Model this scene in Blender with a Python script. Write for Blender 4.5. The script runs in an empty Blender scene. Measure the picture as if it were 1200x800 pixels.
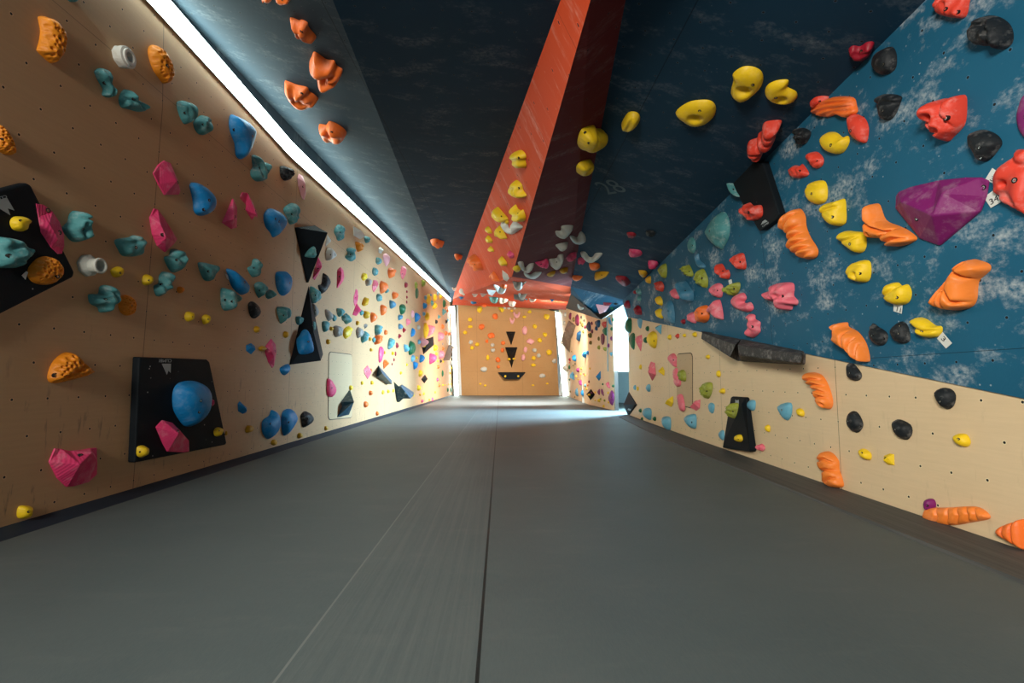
import bpy, bmesh, math, random
from mathutils import Vector, Matrix
from mathutils.bvhtree import BVHTree
from mathutils.geometry import delaunay_2d_cdt
from mathutils import noise as mnoise
R = random.Random(7)
SC = bpy.context.scene
COL = SC.collection

# ------------------------------------------------------------------ camera
FPX, CAMH = 560.0, 0.8
YAW = math.atan(14 / FPX); PIT = math.atan(46 / math.hypot(FPX, 14))
FW = Vector((math.sin(YAW) * math.cos(PIT), math.cos(YAW) * math.cos(PIT), math.sin(PIT)))
RT = Vector((math.cos(YAW), -math.sin(YAW), 0)); UP = RT.cross(FW)
CAM = Vector((0, 0, CAMH))
cd = bpy.data.cameras.new('camera'); cd.sensor_width = 36; cd.lens = 36 * FPX / 1200; cd.clip_start = .05; cd.clip_end = 200
cam = bpy.data.objects.new('camera', cd); COL.objects.link(cam)
cam.matrix_world = Matrix((RT, UP, -FW)).transposed().to_4x4(); cam.location = CAM
SC.camera = cam

# ------------------------------------------------------------------ light
SC.view_settings.view_transform = 'Standard'; SC.view_settings.look = 'None'
SC.view_settings.exposure = 0.0; SC.view_settings.gamma = 1; SC.view_settings.use_curve_mapping = False
w = bpy.data.worlds.new('world'); SC.world = w; w.use_nodes = True
w.node_tree.nodes['Background'].inputs[0].default_value = (.42, .66, .85, 1)
w.node_tree.nodes['Background'].inputs[1].default_value = .34


def area(name, loc, target, sx, sy, power, col, spread=180):
    l = bpy.data.lights.new(name, 'AREA'); l.shape = 'RECTANGLE'; l.size = sx; l.size_y = sy
    l.energy = power; l.color = col; l.spread = math.radians(spread)
    o = bpy.data.objects.new(name, l); COL.objects.link(o); o.location = loc
    o.rotation_euler = (Vector(target) - Vector(loc)).to_track_quat('-Z', 'Y').to_euler()
    return o


area('front_hall_lamp', (-2.0, -2.4, 2.45), (2.6, 4.2, 1.05), 1.3, 1.0, 190, (1, .94, .84), 120)
area('doorway_daylight', (4.6, 12.4, 2.3), (-1.2, 11.2, .2), 1.0, 1.6, 1300, (.50, .80, 1), 130)
area('far_roof_lamp', (2.1, 15.2, 3.2), (.0, 20.5, .2), .6, .25, 430, (1, .86, .72), 115)
area('far_floor_fill', (1.9, 15.9, 3.2), (-.7, 18.2, 0), .6, .25, 380, (.95, .97, 1), 100)  # added fill light, unseen behind the prow, to brighten the far floor


def ray(x, y): return FW + RT * ((x - 600) / FPX) - UP * ((y - 400) / FPX)
def atY(x, y, Y): d = ray(x, y); return CAM + d * (Y / d.y)
def atX(x, y, X): d = ray(x, y); return CAM + d * (X / d.x)
def floorpt(x, y): d = ray(x, y); return CAM + d * (-CAMH / d.z)
def proj(p):
    v = Vector(p) - CAM; z = v.dot(FW)
    return 600 + FPX * v.dot(RT) / z, 400 - FPX * v.dot(UP) / z


# ------------------------------------------------------------------ materials
class NT:
    def __init__(s, name):
        s.m = bpy.data.materials.new(name); s.m.use_nodes = True; s.t = s.m.node_tree; s.b = s.t.nodes['Principled BSDF']
    def n(s, typ, **kw):
        n = s.t.nodes.new(typ)
        for k, v in kw.items():
            if k.startswith('i_'):
                key = k[2:]; key = int(key) if key.isdigit() else key.replace('_', ' ')
                n.inputs[key].default_value = v
            else: setattr(n, k, v)
        return n
    def l(s, a, b): s.t.links.new(a, b)
    def math(s, op, a, b=None, c=None):
        n = s.n('ShaderNodeMath', operation=op)
        for i, v in enumerate((a, b, c)):
            if v is None: continue
            if isinstance(v, (int, float)): n.inputs[i].default_value = v
            else: s.l(v, n.inputs[i])
        return n.outputs[0]
    def mix(s, f, a, b, mode='MIX'):
        n = s.n('ShaderNodeMix', data_type='RGBA', blend_type=mode)
        for i, v in ((0, f), (6, a), (7, b)):
            if isinstance(v, (int, float)): n.inputs[i].default_value = v
            elif isinstance(v, tuple): n.inputs[i].default_value = (*v[:3], 1)
            else: s.l(v, n.inputs[i])
        return n.outputs[2]
    def ramp(s, v, lo, hi):
        n = s.n('ShaderNodeMapRange'); n.inputs[1].default_value = lo; n.inputs[2].default_value = hi; s.l(v, n.inputs[0]); return n.outputs[0]
    def noise(s, vec, scale, detail=3, rough=.5):
        n = s.n('ShaderNodeTexNoise'); n.inputs['Scale'].default_value = scale; n.inputs['Detail'].default_value = detail; n.inputs['Roughness'].default_value = rough
        s.l(vec, n.inputs['Vector']); return n.outputs[0]
    def mapv(s, vec, sc=(1, 1, 1), rot=(0, 0, 0), loc=(0, 0, 0)):
        n = s.n('ShaderNodeMapping'); n.inputs['Scale'].default_value = sc; n.inputs['Rotation'].default_value = rot; n.inputs['Location'].default_value = loc
        s.l(vec, n.inputs['Vector']); return n.outputs[0]
    def bump(s, h, strength, dist=.01):
        n = s.n('ShaderNodeBump'); n.inputs['Strength'].default_value = strength; n.inputs['Distance'].default_value = dist
        s.l(h, n.inputs['Height']); s.l(n.outputs[0], s.b.inputs['Normal'])


def panel_mat(name, base, base2, chalk=0.0, chalkcol=(.75, .78, .76), rough=.6, grain=0, seam=2.44, seamv=1.22, scuff=0, hole=.2, srot=.6, seamoff=0.0, cs=(1.1, 3.2, 1)):
    k = NT(name)
    uv = k.n('ShaderNodeTexCoord').outputs['UV']
    sp = k.n('ShaderNodeSeparateXYZ'); k.l(uv, sp.inputs[0]); u, v = sp.outputs[0], sp.outputs[1]
    col = k.mix(k.ramp(k.noise(uv, .9, 4), .3, .7), base, base2)
    if grain:
        g = k.noise(k.mapv(uv, (2.5, 38, 1)), 1.5, 5, .65)
        col = k.mix(k.math('MULTIPLY', k.ramp(g, .35, .75), grain), col, tuple(c * .72 for c in base))
    if scuff:
        sc = k.noise(k.mapv(uv, (9, 1.6, 1), (0, 0, .35)), 2.2, 4, .7)
        low = k.ramp(v, 1.3, .2)
        col = k.mix(k.math('MULTIPLY', k.math('MULTIPLY', k.ramp(sc, .60, .72), low), scuff), col, (.09, .075, .06))
    if chalk:
        a = k.noise(k.mapv(uv, cs, (0, 0, srot)), 1.3, 7, .72)
        b = k.noise(uv, 34, 3, .6)
        c1 = k.math('MULTIPLY', k.ramp(a, .52, .68), k.ramp(b, .33, .62))
        dots = k.n('ShaderNodeTexVoronoi'); dots.inputs['Scale'].default_value = 16; k.l(uv, dots.inputs['Vector'])
        dd = k.math('MULTIPLY', k.ramp(dots.outputs['Distance'], .10, .04), k.ramp(k.noise(uv, 2.3, 2), .45, .6))
        f = k.math('MULTIPLY', k.math('MAXIMUM', c1, k.math('MULTIPLY', dd, .7)), chalk)
        col = k.mix(f, col, chalkcol)
    # tee-nut holes on a staggered grid
    vv = k.math('DIVIDE', v, hole); row = k.math('FLOOR', vv)
    off = k.math('MULTIPLY', k.math('FLOORED_MODULO', row, 2.0), .5)
    fu = k.math('SUBTRACT', k.math('FRACT', k.math('ADD', k.math('DIVIDE', u, hole), off)), .5)
    fv = k.math('SUBTRACT', k.math('FRACT', vv), .5)
    d = k.math('MULTIPLY', k.math('SQRT', k.math('ADD', k.math('POWER', k.math('ABSOLUTE', fu), 2.0), k.math('POWER', k.math('ABSOLUTE', fv), 2.0))), hole)
    ring = k.math('LESS_THAN', d, .0105); hl = k.math('LESS_THAN', d, .0068)
    col = k.mix(k.math('MULTIPLY', ring, .45), col, tuple(min(1, c * 1.5 + .08) for c in base))
    col = k.mix(hl, col, (.012, .012, .012))
    # panel joints
    su = k.math('LESS_THAN', k.math('ABSOLUTE', k.math('SUBTRACT', k.math('FRACT', k.math('DIVIDE', k.math('ADD', u, seamoff), seam)), .5)), .0035 / seam)
    sv = k.math('LESS_THAN', k.math('ABSOLUTE', k.math('SUBTRACT', k.math('FRACT', k.math('DIVIDE', v, seamv)), .5)), .002 / seamv)
    col = k.mix(k.math('MULTIPLY', k.math('MAXIMUM', su, sv), .75), col, tuple(c * .25 for c in base))
    k.l(col, k.b.inputs['Base Color'])
    k.b.inputs['Roughness'].default_value = rough; k.b.inputs['Specular IOR Level'].default_value = .22
    k.bump(k.math('SUBTRACT', k.noise(uv, 60, 3), k.math('MULTIPLY', hl, 2.0)), .15, .004)
    return k.m


def plain(name, col, rough=.5, metal=0, emis=None, bump=0, bscale=60, var=.0, chalk=0, em_strength=1, spec=.35, ribs=0):
    k = NT(name)
    oc = k.n('ShaderNodeTexCoord').outputs['Object']
    c = k.mix(k.ramp(k.noise(oc, 9, 4), .3, .7), tuple(x * (1 - var) for x in col), tuple(min(1, x * (1 + var)) for x in col))
    if chalk:
        c = k.mix(k.math('MULTIPLY', k.ramp(k.noise(oc, 13, 6, .7), .5, .75), chalk), c, (.8, .76, .72))
    k.l(c, k.b.inputs['Base Color'])
    k.b.inputs['Roughness'].default_value = rough; k.b.inputs['Metallic'].default_value = metal
    k.b.inputs['Specular IOR Level'].default_value = spec
    if emis: k.b.inputs['Emission Color'].default_value = (*emis, 1); k.b.inputs['Emission Strength'].default_value = em_strength
    if bump: k.bump(k.noise(oc, bscale, 3), bump, .006)
    if ribs:
        wv = k.n('ShaderNodeTexWave', wave_type='BANDS', bands_direction='X'); wv.inputs['Scale'].default_value = 22; wv.inputs['Distortion'].default_value = 2.2; wv.inputs['Detail'].default_value = 2; wv.inputs['Detail Scale'].default_value = .6
        k.l(k.mapv(oc, (1, .45, .3), (0, 0, .5)), wv.inputs['Vector']); k.bump(wv.outputs[1], .22 * ribs, .005)
    return k.m


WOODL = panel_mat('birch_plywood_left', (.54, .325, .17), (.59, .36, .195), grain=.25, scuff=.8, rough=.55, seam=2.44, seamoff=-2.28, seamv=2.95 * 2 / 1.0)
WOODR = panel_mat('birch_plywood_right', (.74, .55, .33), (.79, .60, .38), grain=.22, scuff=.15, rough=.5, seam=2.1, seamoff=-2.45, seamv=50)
WOODE = panel_mat('birch_plywood_end', (.50, .28, .115), (.54, .32, .14), grain=.3, scuff=.3, rough=.55, seam=2.44, seamv=2.6)
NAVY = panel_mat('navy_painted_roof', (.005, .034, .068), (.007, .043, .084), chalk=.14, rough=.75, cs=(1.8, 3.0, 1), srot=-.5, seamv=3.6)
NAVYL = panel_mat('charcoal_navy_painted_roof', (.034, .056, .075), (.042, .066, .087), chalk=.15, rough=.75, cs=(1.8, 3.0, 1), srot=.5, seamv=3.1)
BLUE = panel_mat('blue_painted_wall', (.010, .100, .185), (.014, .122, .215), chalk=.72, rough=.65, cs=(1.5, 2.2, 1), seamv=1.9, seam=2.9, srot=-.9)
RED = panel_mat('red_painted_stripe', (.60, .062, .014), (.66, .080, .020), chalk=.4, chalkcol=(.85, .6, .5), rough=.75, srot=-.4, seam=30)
RED_SHADE = panel_mat('red_stripe_painted_shade', (.125, .012, .012), (.15, .017, .017), chalk=.3, chalkcol=(.5, .35, .33), rough=.75, seam=30)  # the red stripe again, shade of its unlit side put into the colour
HATCH = panel_mat('pale_plywood_hatch', (.55, .39, .23), (.59, .42, .25), grain=.15, rough=.6, seam=30, seamv=30)
BAYP = panel_mat('bay_painted_panel', (.34, .42, .44), (.37, .45, .47), rough=.6, seam=30, seamv=30)
WHITEP = panel_mat('white_painted_panel', (.72, .8, .8), (.76, .84, .84), rough=.5, seam=30, seamv=30)
GREYP = panel_mat('grey_painted_panel', (.07, .065, .06), (.09, .08, .07), rough=.5, chalk=.2)


def mesh_obj(name, verts, faces, mat, parent=None, uvs=None, smooth=False, mats=None, fmat=None):
    me = bpy.data.meshes.new(name); me.from_pydata([tuple(v) for v in verts], [], faces)
    if uvs:
        ul = me.uv_layers.new(name='UVMap')
        for li, lo in enumerate(me.loops): ul.data[li].uv = uvs(me.vertices[lo.vertex_index].co)
    for m in (mats or [mat]): me.materials.append(m)
    if fmat:
        for p, i in zip(me.polygons, fmat): p.material_index = i
    if smooth:
        for p in me.polygons: p.use_smooth = True
    me.update()
    o = bpy.data.objects.new(name, me); COL.objects.link(o)
    if parent: o.parent = parent
    return o


SURF = []     # every surface that carries holds: (verts, faces, word for it)
def struct(name, verts, faces, mat, uv='yz', carry=None, **kw):
    faces = [t for q in faces for t in ([(q[0], q[1], q[2]), (q[0], q[2], q[3])] if len(q) == 4 else [q])]
    f = {'yz': lambda c: (c.y, c.z), 'xy': lambda c: (c.x, c.y), 'xz': lambda c: (c.x, c.z)}[uv]
    o = mesh_obj(name, verts, faces, mat, uvs=f, **kw); o['kind'] = 'structure'
    if carry: SURF.append(([Vector(v) for v in verts], faces, carry))
    return o


# ------------------------------------------------------------------ room
XL = -2.58
# floor: matting with seams
k = NT('grey_matting'); uv = k.n('ShaderNodeTexCoord').outputs['UV']; sp = k.n('ShaderNodeSeparateXYZ'); k.l(uv, sp.inputs[0]); u, v = sp.outputs[0], sp.outputs[1]
c = k.mix(k.ramp(k.noise(uv, 1.1, 5, .6), .3, .7), (.060, .082, .085), (.088, .108, .108))
c = k.mix(k.math('MULTIPLY', k.ramp(k.noise(k.mapv(uv, (60, 8, 1), (0, 0, .2)), 3, 3, .7), .3, .8), .5), c, (.115, .130, .125))
c = k.mix(k.math('MULTIPLY', k.ramp(k.noise(k.mapv(uv, (1.0, 3.5, 1)), 1.7, 6, .7), .55, .8), .35), c, (.16, .165, .155))
def vline(x, wd): return k.math('LESS_THAN', k.math('ABSOLUTE', k.math('SUBTRACT', u, x)), wd)
strip = vline(-.33, .27)
c = k.mix(k.math('MULTIPLY', strip, k.math('MULTIPLY', k.ramp(k.noise(k.mapv(uv, (26, .35, 1)), 1.5, 3, .7), .4, .7), .28)), c, (.19, .195, .18))
c = k.mix(vline(-.06, .0055), c, (.004, .005, .005)); c = k.mix(k.math('MULTIPLY', vline(-.60, .004), .5), c, (.24, .25, .23))
for yy, wd, cc in ((5.9, .02, (.13, .12, .10)), (8.7, .012, (.03, .03, .03)), (13.5, .02, (.03, .03, .03)), (18.4, .03, (.04, .035, .03))):
    m_ = k.math('LESS_THAN', k.math('ABSOLUTE', k.math('SUBTRACT', v, yy)), wd); c = k.mix(k.math('MULTIPLY', m_, .6), c, cc)
k.l(c, k.b.inputs['Base Color']); k.b.inputs['Roughness'].default_value = .6
k.b.inputs['Specular IOR Level'].default_value = .5
k.bump(k.noise(uv, 180, 3, .7), .25, .003); MATTING = k.m
struct('floor', [(-5, -5, 0), (6, -5, 0), (6, 30, 0), (-5, 30, 0)], [(0, 1, 2, 3)], MATTING, 'xy')

# left wall: lower slab bulges up to a crease, small facet behind it, then upright plywood to the light line
_lp = [(p.y, p.z) for p in (atX(230, 38, XL), atX(338, 163, XL), atX(524, 346, XL))]
def ZT(Y):
    (a, b), (c_, d_), (e_, f_) = _lp
    return b + (Y - a) * (d_ - b) / (c_ - a) if Y < c_ else d_ + (Y - c_) * (f_ - d_) / (e_ - c_)
c1 = [(-2.545, -4, 3.06), (-2.54, 2.74, 3.06), (-2.54, 3.45, 2.85), (-2.545, 4.60, 2.58), (XL, 5.6, 2.38)]
V = [(XL, -4, 0), (XL, 5.6, 0), *c1, (XL, 5.6, 2.95), (XL, -4, ZT(-4)), (XL, 3.22, ZT(3.22)), (XL, _lp[1][0], ZT(_lp[1][0])), (XL, 26.2, ZT(26.2)), (XL, 26.2, 0), (XL, 5.6, ZT(5.6))]
F = [(0, 1, 6, 5, 4, 3, 2), (2, 3, 9, 8), (3, 4, 9), (4, 7, 13, 9), (4, 5, 6, 7), (1, 12, 11, 10, 13, 7, 6)]
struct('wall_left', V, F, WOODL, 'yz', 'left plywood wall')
# right wall, plywood kick wall under the blue wall
rb = [(2.45, -4), (2.42, 1.0), (2.44, 1.7), (2.46, 2.4), (2.50, 3.7), (2.68, 7.0), (3.03, 11.2)]
def ztop(px, py, X, Y): return atY(px, py, Y).z
V = []; zt = []
for x, y in rb:
    if y < 0: z = .5
    else:
        a = (y - 2.4) / (11.2 - 2.4); lo, hi = 0.0, 40.0
        # height at which the wood/blue edge of the wall line stands
        px = 586 + 560 * x / y; z = CAMH + (446 - (464 - (1200 - px) * .2025)) / 560 * y
    zt.append(z)
for (x, y), z in zip(rb, zt): V += [(x, y, 0), (x, y, z)]
F = [(2 * i, 2 * i + 2, 2 * i + 3, 2 * i + 1) for i in range(len(rb) - 1)]
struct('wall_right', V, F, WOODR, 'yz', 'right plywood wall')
CN = atY(1085, 0, 2.35); CF = atY(731, 351, 11.0)
CB = Vector((CN.x - .05, -4, CN.z))
def crease(y): t = (y - CN.y) / (CF.y - CN.y); return CN.lerp(CF, t) if y > CN.y else CB.lerp(CN, (y + 4) / (CN.y + 4))
V = []
for (x, y), z in zip(rb, zt):
    p = crease(y); V += [(x - .012, y, z), tuple(p)]
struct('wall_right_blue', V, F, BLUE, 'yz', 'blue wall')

# roof
def ext(a, b, y=-4):  # carry an edge line back behind the camera
    t = (y - a.y) / (b.y - a.y); p = a.lerp(b, t); return Vector((p.x, y, max(2.3, p.z)))
LN = Vector((XL, 3.22, ZT(3.22))); LF = Vector((XL, 24.2, ZT(24.2)))
L0 = Vector((XL, -4, ZT(-4))); LM = Vector((XL, _lp[1][0], ZT(_lp[1][0])))
def onplane(x, y, a, b, c_):
    n = (b - a).cross(c_ - a); d = ray(x, y); return CAM + d * ((a - CAM).dot(n) / d.dot(n))
R1n, R1f = atY(657, 0, 2.95), atY(533, 341, 22.5); R10 = ext(R1n, R1f)
ABn = atY(390, 0, 3.05); ABf = onplane(527, 344, ABn, R1n, R1f); AB0 = ext(ABn, ABf)
R3n = atY(733, 0, 2.9); R3f = onplane(669, 336, R3n, CN, CF); R30 = ext(R3n, R3f)
R2n = atY(692, 0, 2.66); R2f = onplane(600, 324, R1n, R1f, R2n); R20 = ext(R2n, R2f)
struct('ceiling', [L0, AB0, ABn, ABf, LF, LM, LN], [(0, 1, 2, 6), (6, 2, 3), (6, 3, 5), (5, 3, 4)], NAVYL, 'xy', 'dark grey roof panel')
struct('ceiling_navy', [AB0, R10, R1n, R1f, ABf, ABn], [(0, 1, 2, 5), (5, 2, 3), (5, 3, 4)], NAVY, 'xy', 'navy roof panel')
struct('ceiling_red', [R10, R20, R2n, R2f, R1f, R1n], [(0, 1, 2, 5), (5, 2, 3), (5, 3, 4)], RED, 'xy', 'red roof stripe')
struct('ceiling_red_shaded', [R20, R30, R3n, R3f, R2f, R2n], [(0, 1, 2, 5), (5, 2, 3), (5, 3, 4)], RED_SHADE, 'xy', 'shaded side of the roof stripe')
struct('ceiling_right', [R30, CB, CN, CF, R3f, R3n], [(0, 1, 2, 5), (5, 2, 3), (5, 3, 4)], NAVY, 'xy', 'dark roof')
# red roof end, dropping to the top of the end wall
E1 = atY(531, 350, 23.6); E4 = atY(669, 344, R3f.y + 1)
G1 = atY(530, 357, 24.2); G2 = atY(604, 360, 22.5); G3 = atY(663, 363, 20.5)
struct('ceiling_red_end', [R1f, R2f, R3f, E4, E1, G1, G2, G3], [(0, 1, 4), (1, 2, 3), (1, 3, 4), (4, 3, 6), (4, 6, 5), (3, 7, 6)], RED, 'xz', 'red roof end')
# navy prow over the doorway
P1 = atY(663, 361, 14.5); P2 = atY(704.5, 374.5, 12.6); P3 = atY(719.5, 366, 12.3); P4 = atY(732, 355.5, 11.3); P5 = atY(696, 367, 12.9)
struct('ceiling_prow', [R3f, CF, P4, P3, P5, E4], [(0, 1, 2), (0, 2, 3), (0, 3, 4), (0, 4, 5)], BLUE, 'xz', 'blue roof prow')
struct('ceiling_prow_side', [E4, P5, P2, P1, P3, P4], [(0, 1, 2, 3), (1, 4, 2), (4, 5, 2)], GREYP, 'xz', 'grey roof prow side')
# right wall beyond the doorway and end wall
q = [(3.085, 12.9), (3.0, 16.1), (3.55, 25.2)]
V = []
for x, y in q: V += [(x, y, 0), (x - (.5 if y > 20 else .12 if y > 15 else 0), y, 5.0)]
struct('wall_right_far', V, [(0, 2, 3, 1), (2, 4, 5, 3)], WOODR, 'yz', 'far right plywood wall')
EL = floorpt(541, 463.2); ER = floorpt(655, 463.2)
TL = atY(536.5, 350, 24.2); TR = atY(649.5, 352, 24.2)
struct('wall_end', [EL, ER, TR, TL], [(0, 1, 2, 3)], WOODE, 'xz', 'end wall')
struct('wall_end_return_left', [(XL, 26.0, 0), EL, TL, (XL, 26, 5.2)], [(0, 1, 2, 3)], WHITEP, 'xz')
struct('wall_end_return_right', [ER, (3.7, 26, 0), (3.7, 26, 5.2), TR], [(0, 1, 2, 3)], WHITEP, 'xz')
# doorway and the bright bay behind it
struct('wall_bay_side', [(3.03, 11.2, 0), (7, 11.2, 0), (7, 11.2, 3.6), (3.03, 11.2, 3.6)], [(0, 1, 2, 3)], BAYP, 'xz')
struct('wall_bay_panel', [(3.02, 13.4, 1.06), (3.75, 13.6, 1.06), (3.75, 13.6, 3.4), (3.02, 13.4, 3.4)], [(0, 1, 2, 3)], BAYP, 'xz')
struct('wall_bay_back', [(3.0, 17.5, 0), (8, 17.5, 0), (8, 17.5, 3.6), (3.0, 17.5, 3.6)], [(0, 1, 2, 3)], BAYP, 'xz')
struct('wall_bay_far', [(7, 11.2, 0), (7, 17.5, 0), (7, 17.5, 3.6), (7, 11.2, 3.6)], [(0, 1, 2, 3)], BAYP, 'yz')
struct('ceiling_bay', [(2.9, 11.0, 3.4), (7, 11.0, 3.4), (7, 17.5, 3.4), (2.9, 17.5, 3.4)], [(0, 1, 2, 3)], BAYP, 'xy')
def box(name, p0, p1, mat, parent=None, bevel=0):
    (a, b, c), (d, e, f) = p0, p1
    V = [(a, b, c), (d, b, c), (d, e, c), (a, e, c), (a, b, f), (d, b, f), (d, e, f), (a, e, f)]
    F = [(0, 3, 2, 1), (4, 5, 6, 7), (0, 1, 5, 4), (1, 2, 6, 5), (2, 3, 7, 6), (3, 0, 4, 7)]
    o = mesh_obj(name, V, F, mat, parent)
    if bevel: md = o.modifiers.new('b', 'BEVEL'); md.width = bevel; md.segments = 2
    return o
area('bay_lamp', (5.2, 14.8, 3.1), (4.4, 15.6, 0), 2.2, 1.6, 22, (.70, .90, 1))
o = box('door_1', (3.12, 12.95, 0), (3.21, 13.08, 1.06), plain('brown_door_post', (.05, .04, .035), .5)); o['kind'] = 'structure'

# borders of the matting along the walls
BORD = NT('border_matting'); k = BORD; uv = k.n('ShaderNodeTexCoord').outputs['UV']
c = k.mix(k.ramp(k.noise(k.mapv(uv, (30, .5, 1)), 1.4, 3, .7), .35, .65), (.045, .047, .046), (.085, .083, .078))
k.l(c, k.b.inputs['Base Color']); k.b.inputs['Roughness'].default_value = .7
bl = [(2.42 - .50, -4), (floorpt(1200, 685).x, floorpt(1200, 685).y), (floorpt(960, 589).x, floorpt(960, 589).y), (2.22, 6.4), (2.62, 10.6), (2.86, 11.15)]
V = []
for (x, y), (x2, y2) in zip(bl, [(2.44, -4), (2.44, 2.24), (2.50, 3.7), (2.66, 6.7), (2.95, 10.9), (3.025, 11.2)]):
    V += [(x, y, 0), (x + .012, y, .012), (x2, y2, .014)]
o = mesh_obj('trim_1', V, [f for i in range(5) for f in ((3 * i, 3 * i + 1, 3 * i + 4, 3 * i + 3), (3 * i + 1, 3 * i + 2, 3 * i + 5, 3 * i + 4))], k.m, uvs=lambda c: (c.x - .0333 * c.y * 1.6, c.y)); o['kind'] = 'structure'
DARKN = plain('dark_navy_edging', (.012, .022, .035), .6)
o = mesh_obj('trim_2', [(XL, -4, .045), (XL + .09, -4, .0), (XL + .09, 26, .0), (XL, 26, .045), (XL, -4, 0), (XL, 26, 0)], [(0, 1, 2, 3)], DARKN); o['kind'] = 'structure'

# light lines
LED = NT('cool_white_led_diffuser'); LED.b.inputs['Emission Color'].default_value = (.80, 1, .95, 1); LED.b.inputs['Emission Strength'].default_value = 12.5
LED.b.inputs['Base Color'].default_value = (.9, .95, .93, 1)
ALU = plain('aluminium_profile', (.6, .62, .62), .35, .8)
def led_line(name, pts, a, b, label, cat='light strip'):
    """a light bar along pts: a half-round diffuser bulging towards a, as wide as b, on a flat aluminium back"""
    root = bpy.data.objects.new(name, None); COL.objects.link(root); root.location = pts[0]
    root['label'] = label; root['category'] = cat; root['group'] = 'light lines'
    P0 = Vector(pts[0]); a = Vector(a); b = Vector(b)
    sec = [b * math.cos(i / 8 * math.pi) + a * math.sin(i / 8 * math.pi) for i in range(9)]
    back = [b * 1.15, b * 1.15 - a * .25, -b * 1.15 - a * .25, -b * 1.15]
    for nm, sc, mt in (('diffuser', sec, LED.m), ('channel', back, ALU)):
        V = [Vector(p) + q - P0 for p in pts for q in sc]; n = len(sc)
        F = [(i * n + j, i * n + j + 1, (i + 1) * n + j + 1, (i + 1) * n + j) for i in range(len(pts) - 1) for j in range(n - 1)]
        mesh_obj(nm, V, F, mt, root, smooth=nm == 'diffuser')
    return root
led_line('led_light_strip', [(XL + .035, y, ZT(y) - .12) for y in (-3.9, 3.22, _lp[1][0], 24.0)], (.055, 0, -.012), (0, 0, .085), 'long cool white light line between left plywood wall and dark grey roof panel')
led_line('led_light_strip', [(-2.32, 25.7, .02), (-2.44, 24.3, 4.6)], (0, -.05, 0), (.10, 0, 0), 'upright cool white light line in the left corner of the end wall')
led_line('led_light_strip', [(3.40, 25.1, .02), (2.95, 24.4, 4.3)], (0, -.05, 0), (.10, 0, 0), 'upright cool white light line in the right corner of the end wall')

# ================================================================== holds: tools
HB = {}
def build_bvh():
    vs, fs, words = [], [], []
    for V, Fc, wd in SURF:
        b = len(vs); vs += V
        for f in Fc: fs.append(tuple(b + i for i in f)); words.append(wd)
    HB['t'] = BVHTree.FromPolygons(vs, fs); HB['w'] = words
build_bvh()
def hit(px, py, only=None):
    """where the line of sight through a point of the photograph meets a wall, roof or volume"""
    d = ray(px, py).normalized(); o = CAM.copy()
    for _ in range(6):
        loc, nor, idx, dist = HB['t'].ray_cast(o, d)
        if loc is None: return None
        if nor.dot(d) > 0: nor = -nor
        if only is None or only in HB['w'][idx]: return loc, nor, HB['w'][idx]
        o = loc + d * 1e-3
    return None
def plane_hit(px, py, p0, n):
    d = ray(px, py); return CAM + d * ((p0 - CAM).dot(n) / d.dot(n))

PAL = {}
def pal(name, word, col, rough=.5, **kw): PAL[name] = (plain('resin_' + name, col, rough, **kw), word)
pal('teal', 'teal', (.075, .275, .285), .65, bump=.4, bscale=70, chalk=.4, var=.12)
pal('blue', 'blue', (.004, .205, .50), .5, bump=.15, chalk=.12)
pal('sky', 'pale blue', (.13, .37, .50), .5, bump=.2, chalk=.12)
pal('steel', 'slate blue', (.05, .19, .30), .5, bump=.2, chalk=.2)
pal('navy', 'dark blue', (.010, .055, .12), .5, bump=.2)
pal('pink', 'pink', (.74, .045, .16), .55, ribs=1, chalk=.28, var=.1)
pal('rose', 'rose pink', (.80, .15, .20), .5, bump=.2, chalk=.35)
pal('blush', 'pale pink', (.85, .42, .45), .5, bump=.2)
pal('yellow', 'yellow', (.84, .56, .014), .5, bump=.25, chalk=.10)
pal('gold', 'dark yellow', (.62, .33, .010), .45, bump=.25)
pal('amber', 'amber', (.80, .255, .012), .5, bump=.5, bscale=50, var=.2)
pal('orange', 'orange', (.88, .17, .025), .45, bump=.2, chalk=.12)
pal('apricot', 'light orange', (.90, .235, .035), .45, bump=.15, chalk=.10)
pal('red', 'red', (.70, .055, .030), .5, bump=.3, chalk=.30)
pal('crimson', 'dark red', (.28, .008, .022), .5, bump=.3)
pal('purple', 'purple', (.20, .012, .13), .5, bump=.2, chalk=.18)
pal('plum', 'plum', (.13, .012, .045), .5, bump=.2)
pal('black', 'black', (.008, .011, .014), .6, bump=.4, chalk=.22)
pal('grey', 'grey', (.28, .26, .24), .6, bump=.4, chalk=.3)
pal('white', 'off-white', (.66, .64, .58), .55, bump=.2)
pal('bone', 'whitish', (.55, .56, .50), .55, bump=.3)
pal('green', 'dark green', (.010, .12, .05), .5, bump=.3)
pal('olive', 'olive green', (.30, .33, .035), .6, bump=.9, bscale=30, chalk=.2)
pal('moss', 'brown green', (.13, .11, .02), .6, bump=.5)
pal('brown', 'brown', (.12, .075, .05), .55, bump=.2)
VOLM = NT('black_textured_volume'); k = VOLM
oc = k.n('ShaderNodeTexCoord').outputs['Object']
vd = k.n('ShaderNodeTexVoronoi'); vd.inputs['Scale'].default_value = 14; k.l(oc, vd.inputs['Vector'])
f = k.math('MULTIPLY', k.ramp(vd.outputs['Distance'], .09, .04), k.ramp(k.noise(oc, 4, 2), .5, .6))
c = k.mix(k.ramp(k.noise(oc, 5, 4), .3, .8), (.003, .006, .009), (.006, .010, .014)); c = k.mix(f, c, (.5, .5, .48))
k.l(c, k.b.inputs['Base Color']); k.b.inputs['Roughness'].default_value = .7; k.b.inputs['Specular IOR Level'].default_value = .2; k.bump(k.noise(oc, 160, 2), .4, .003)
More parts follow.
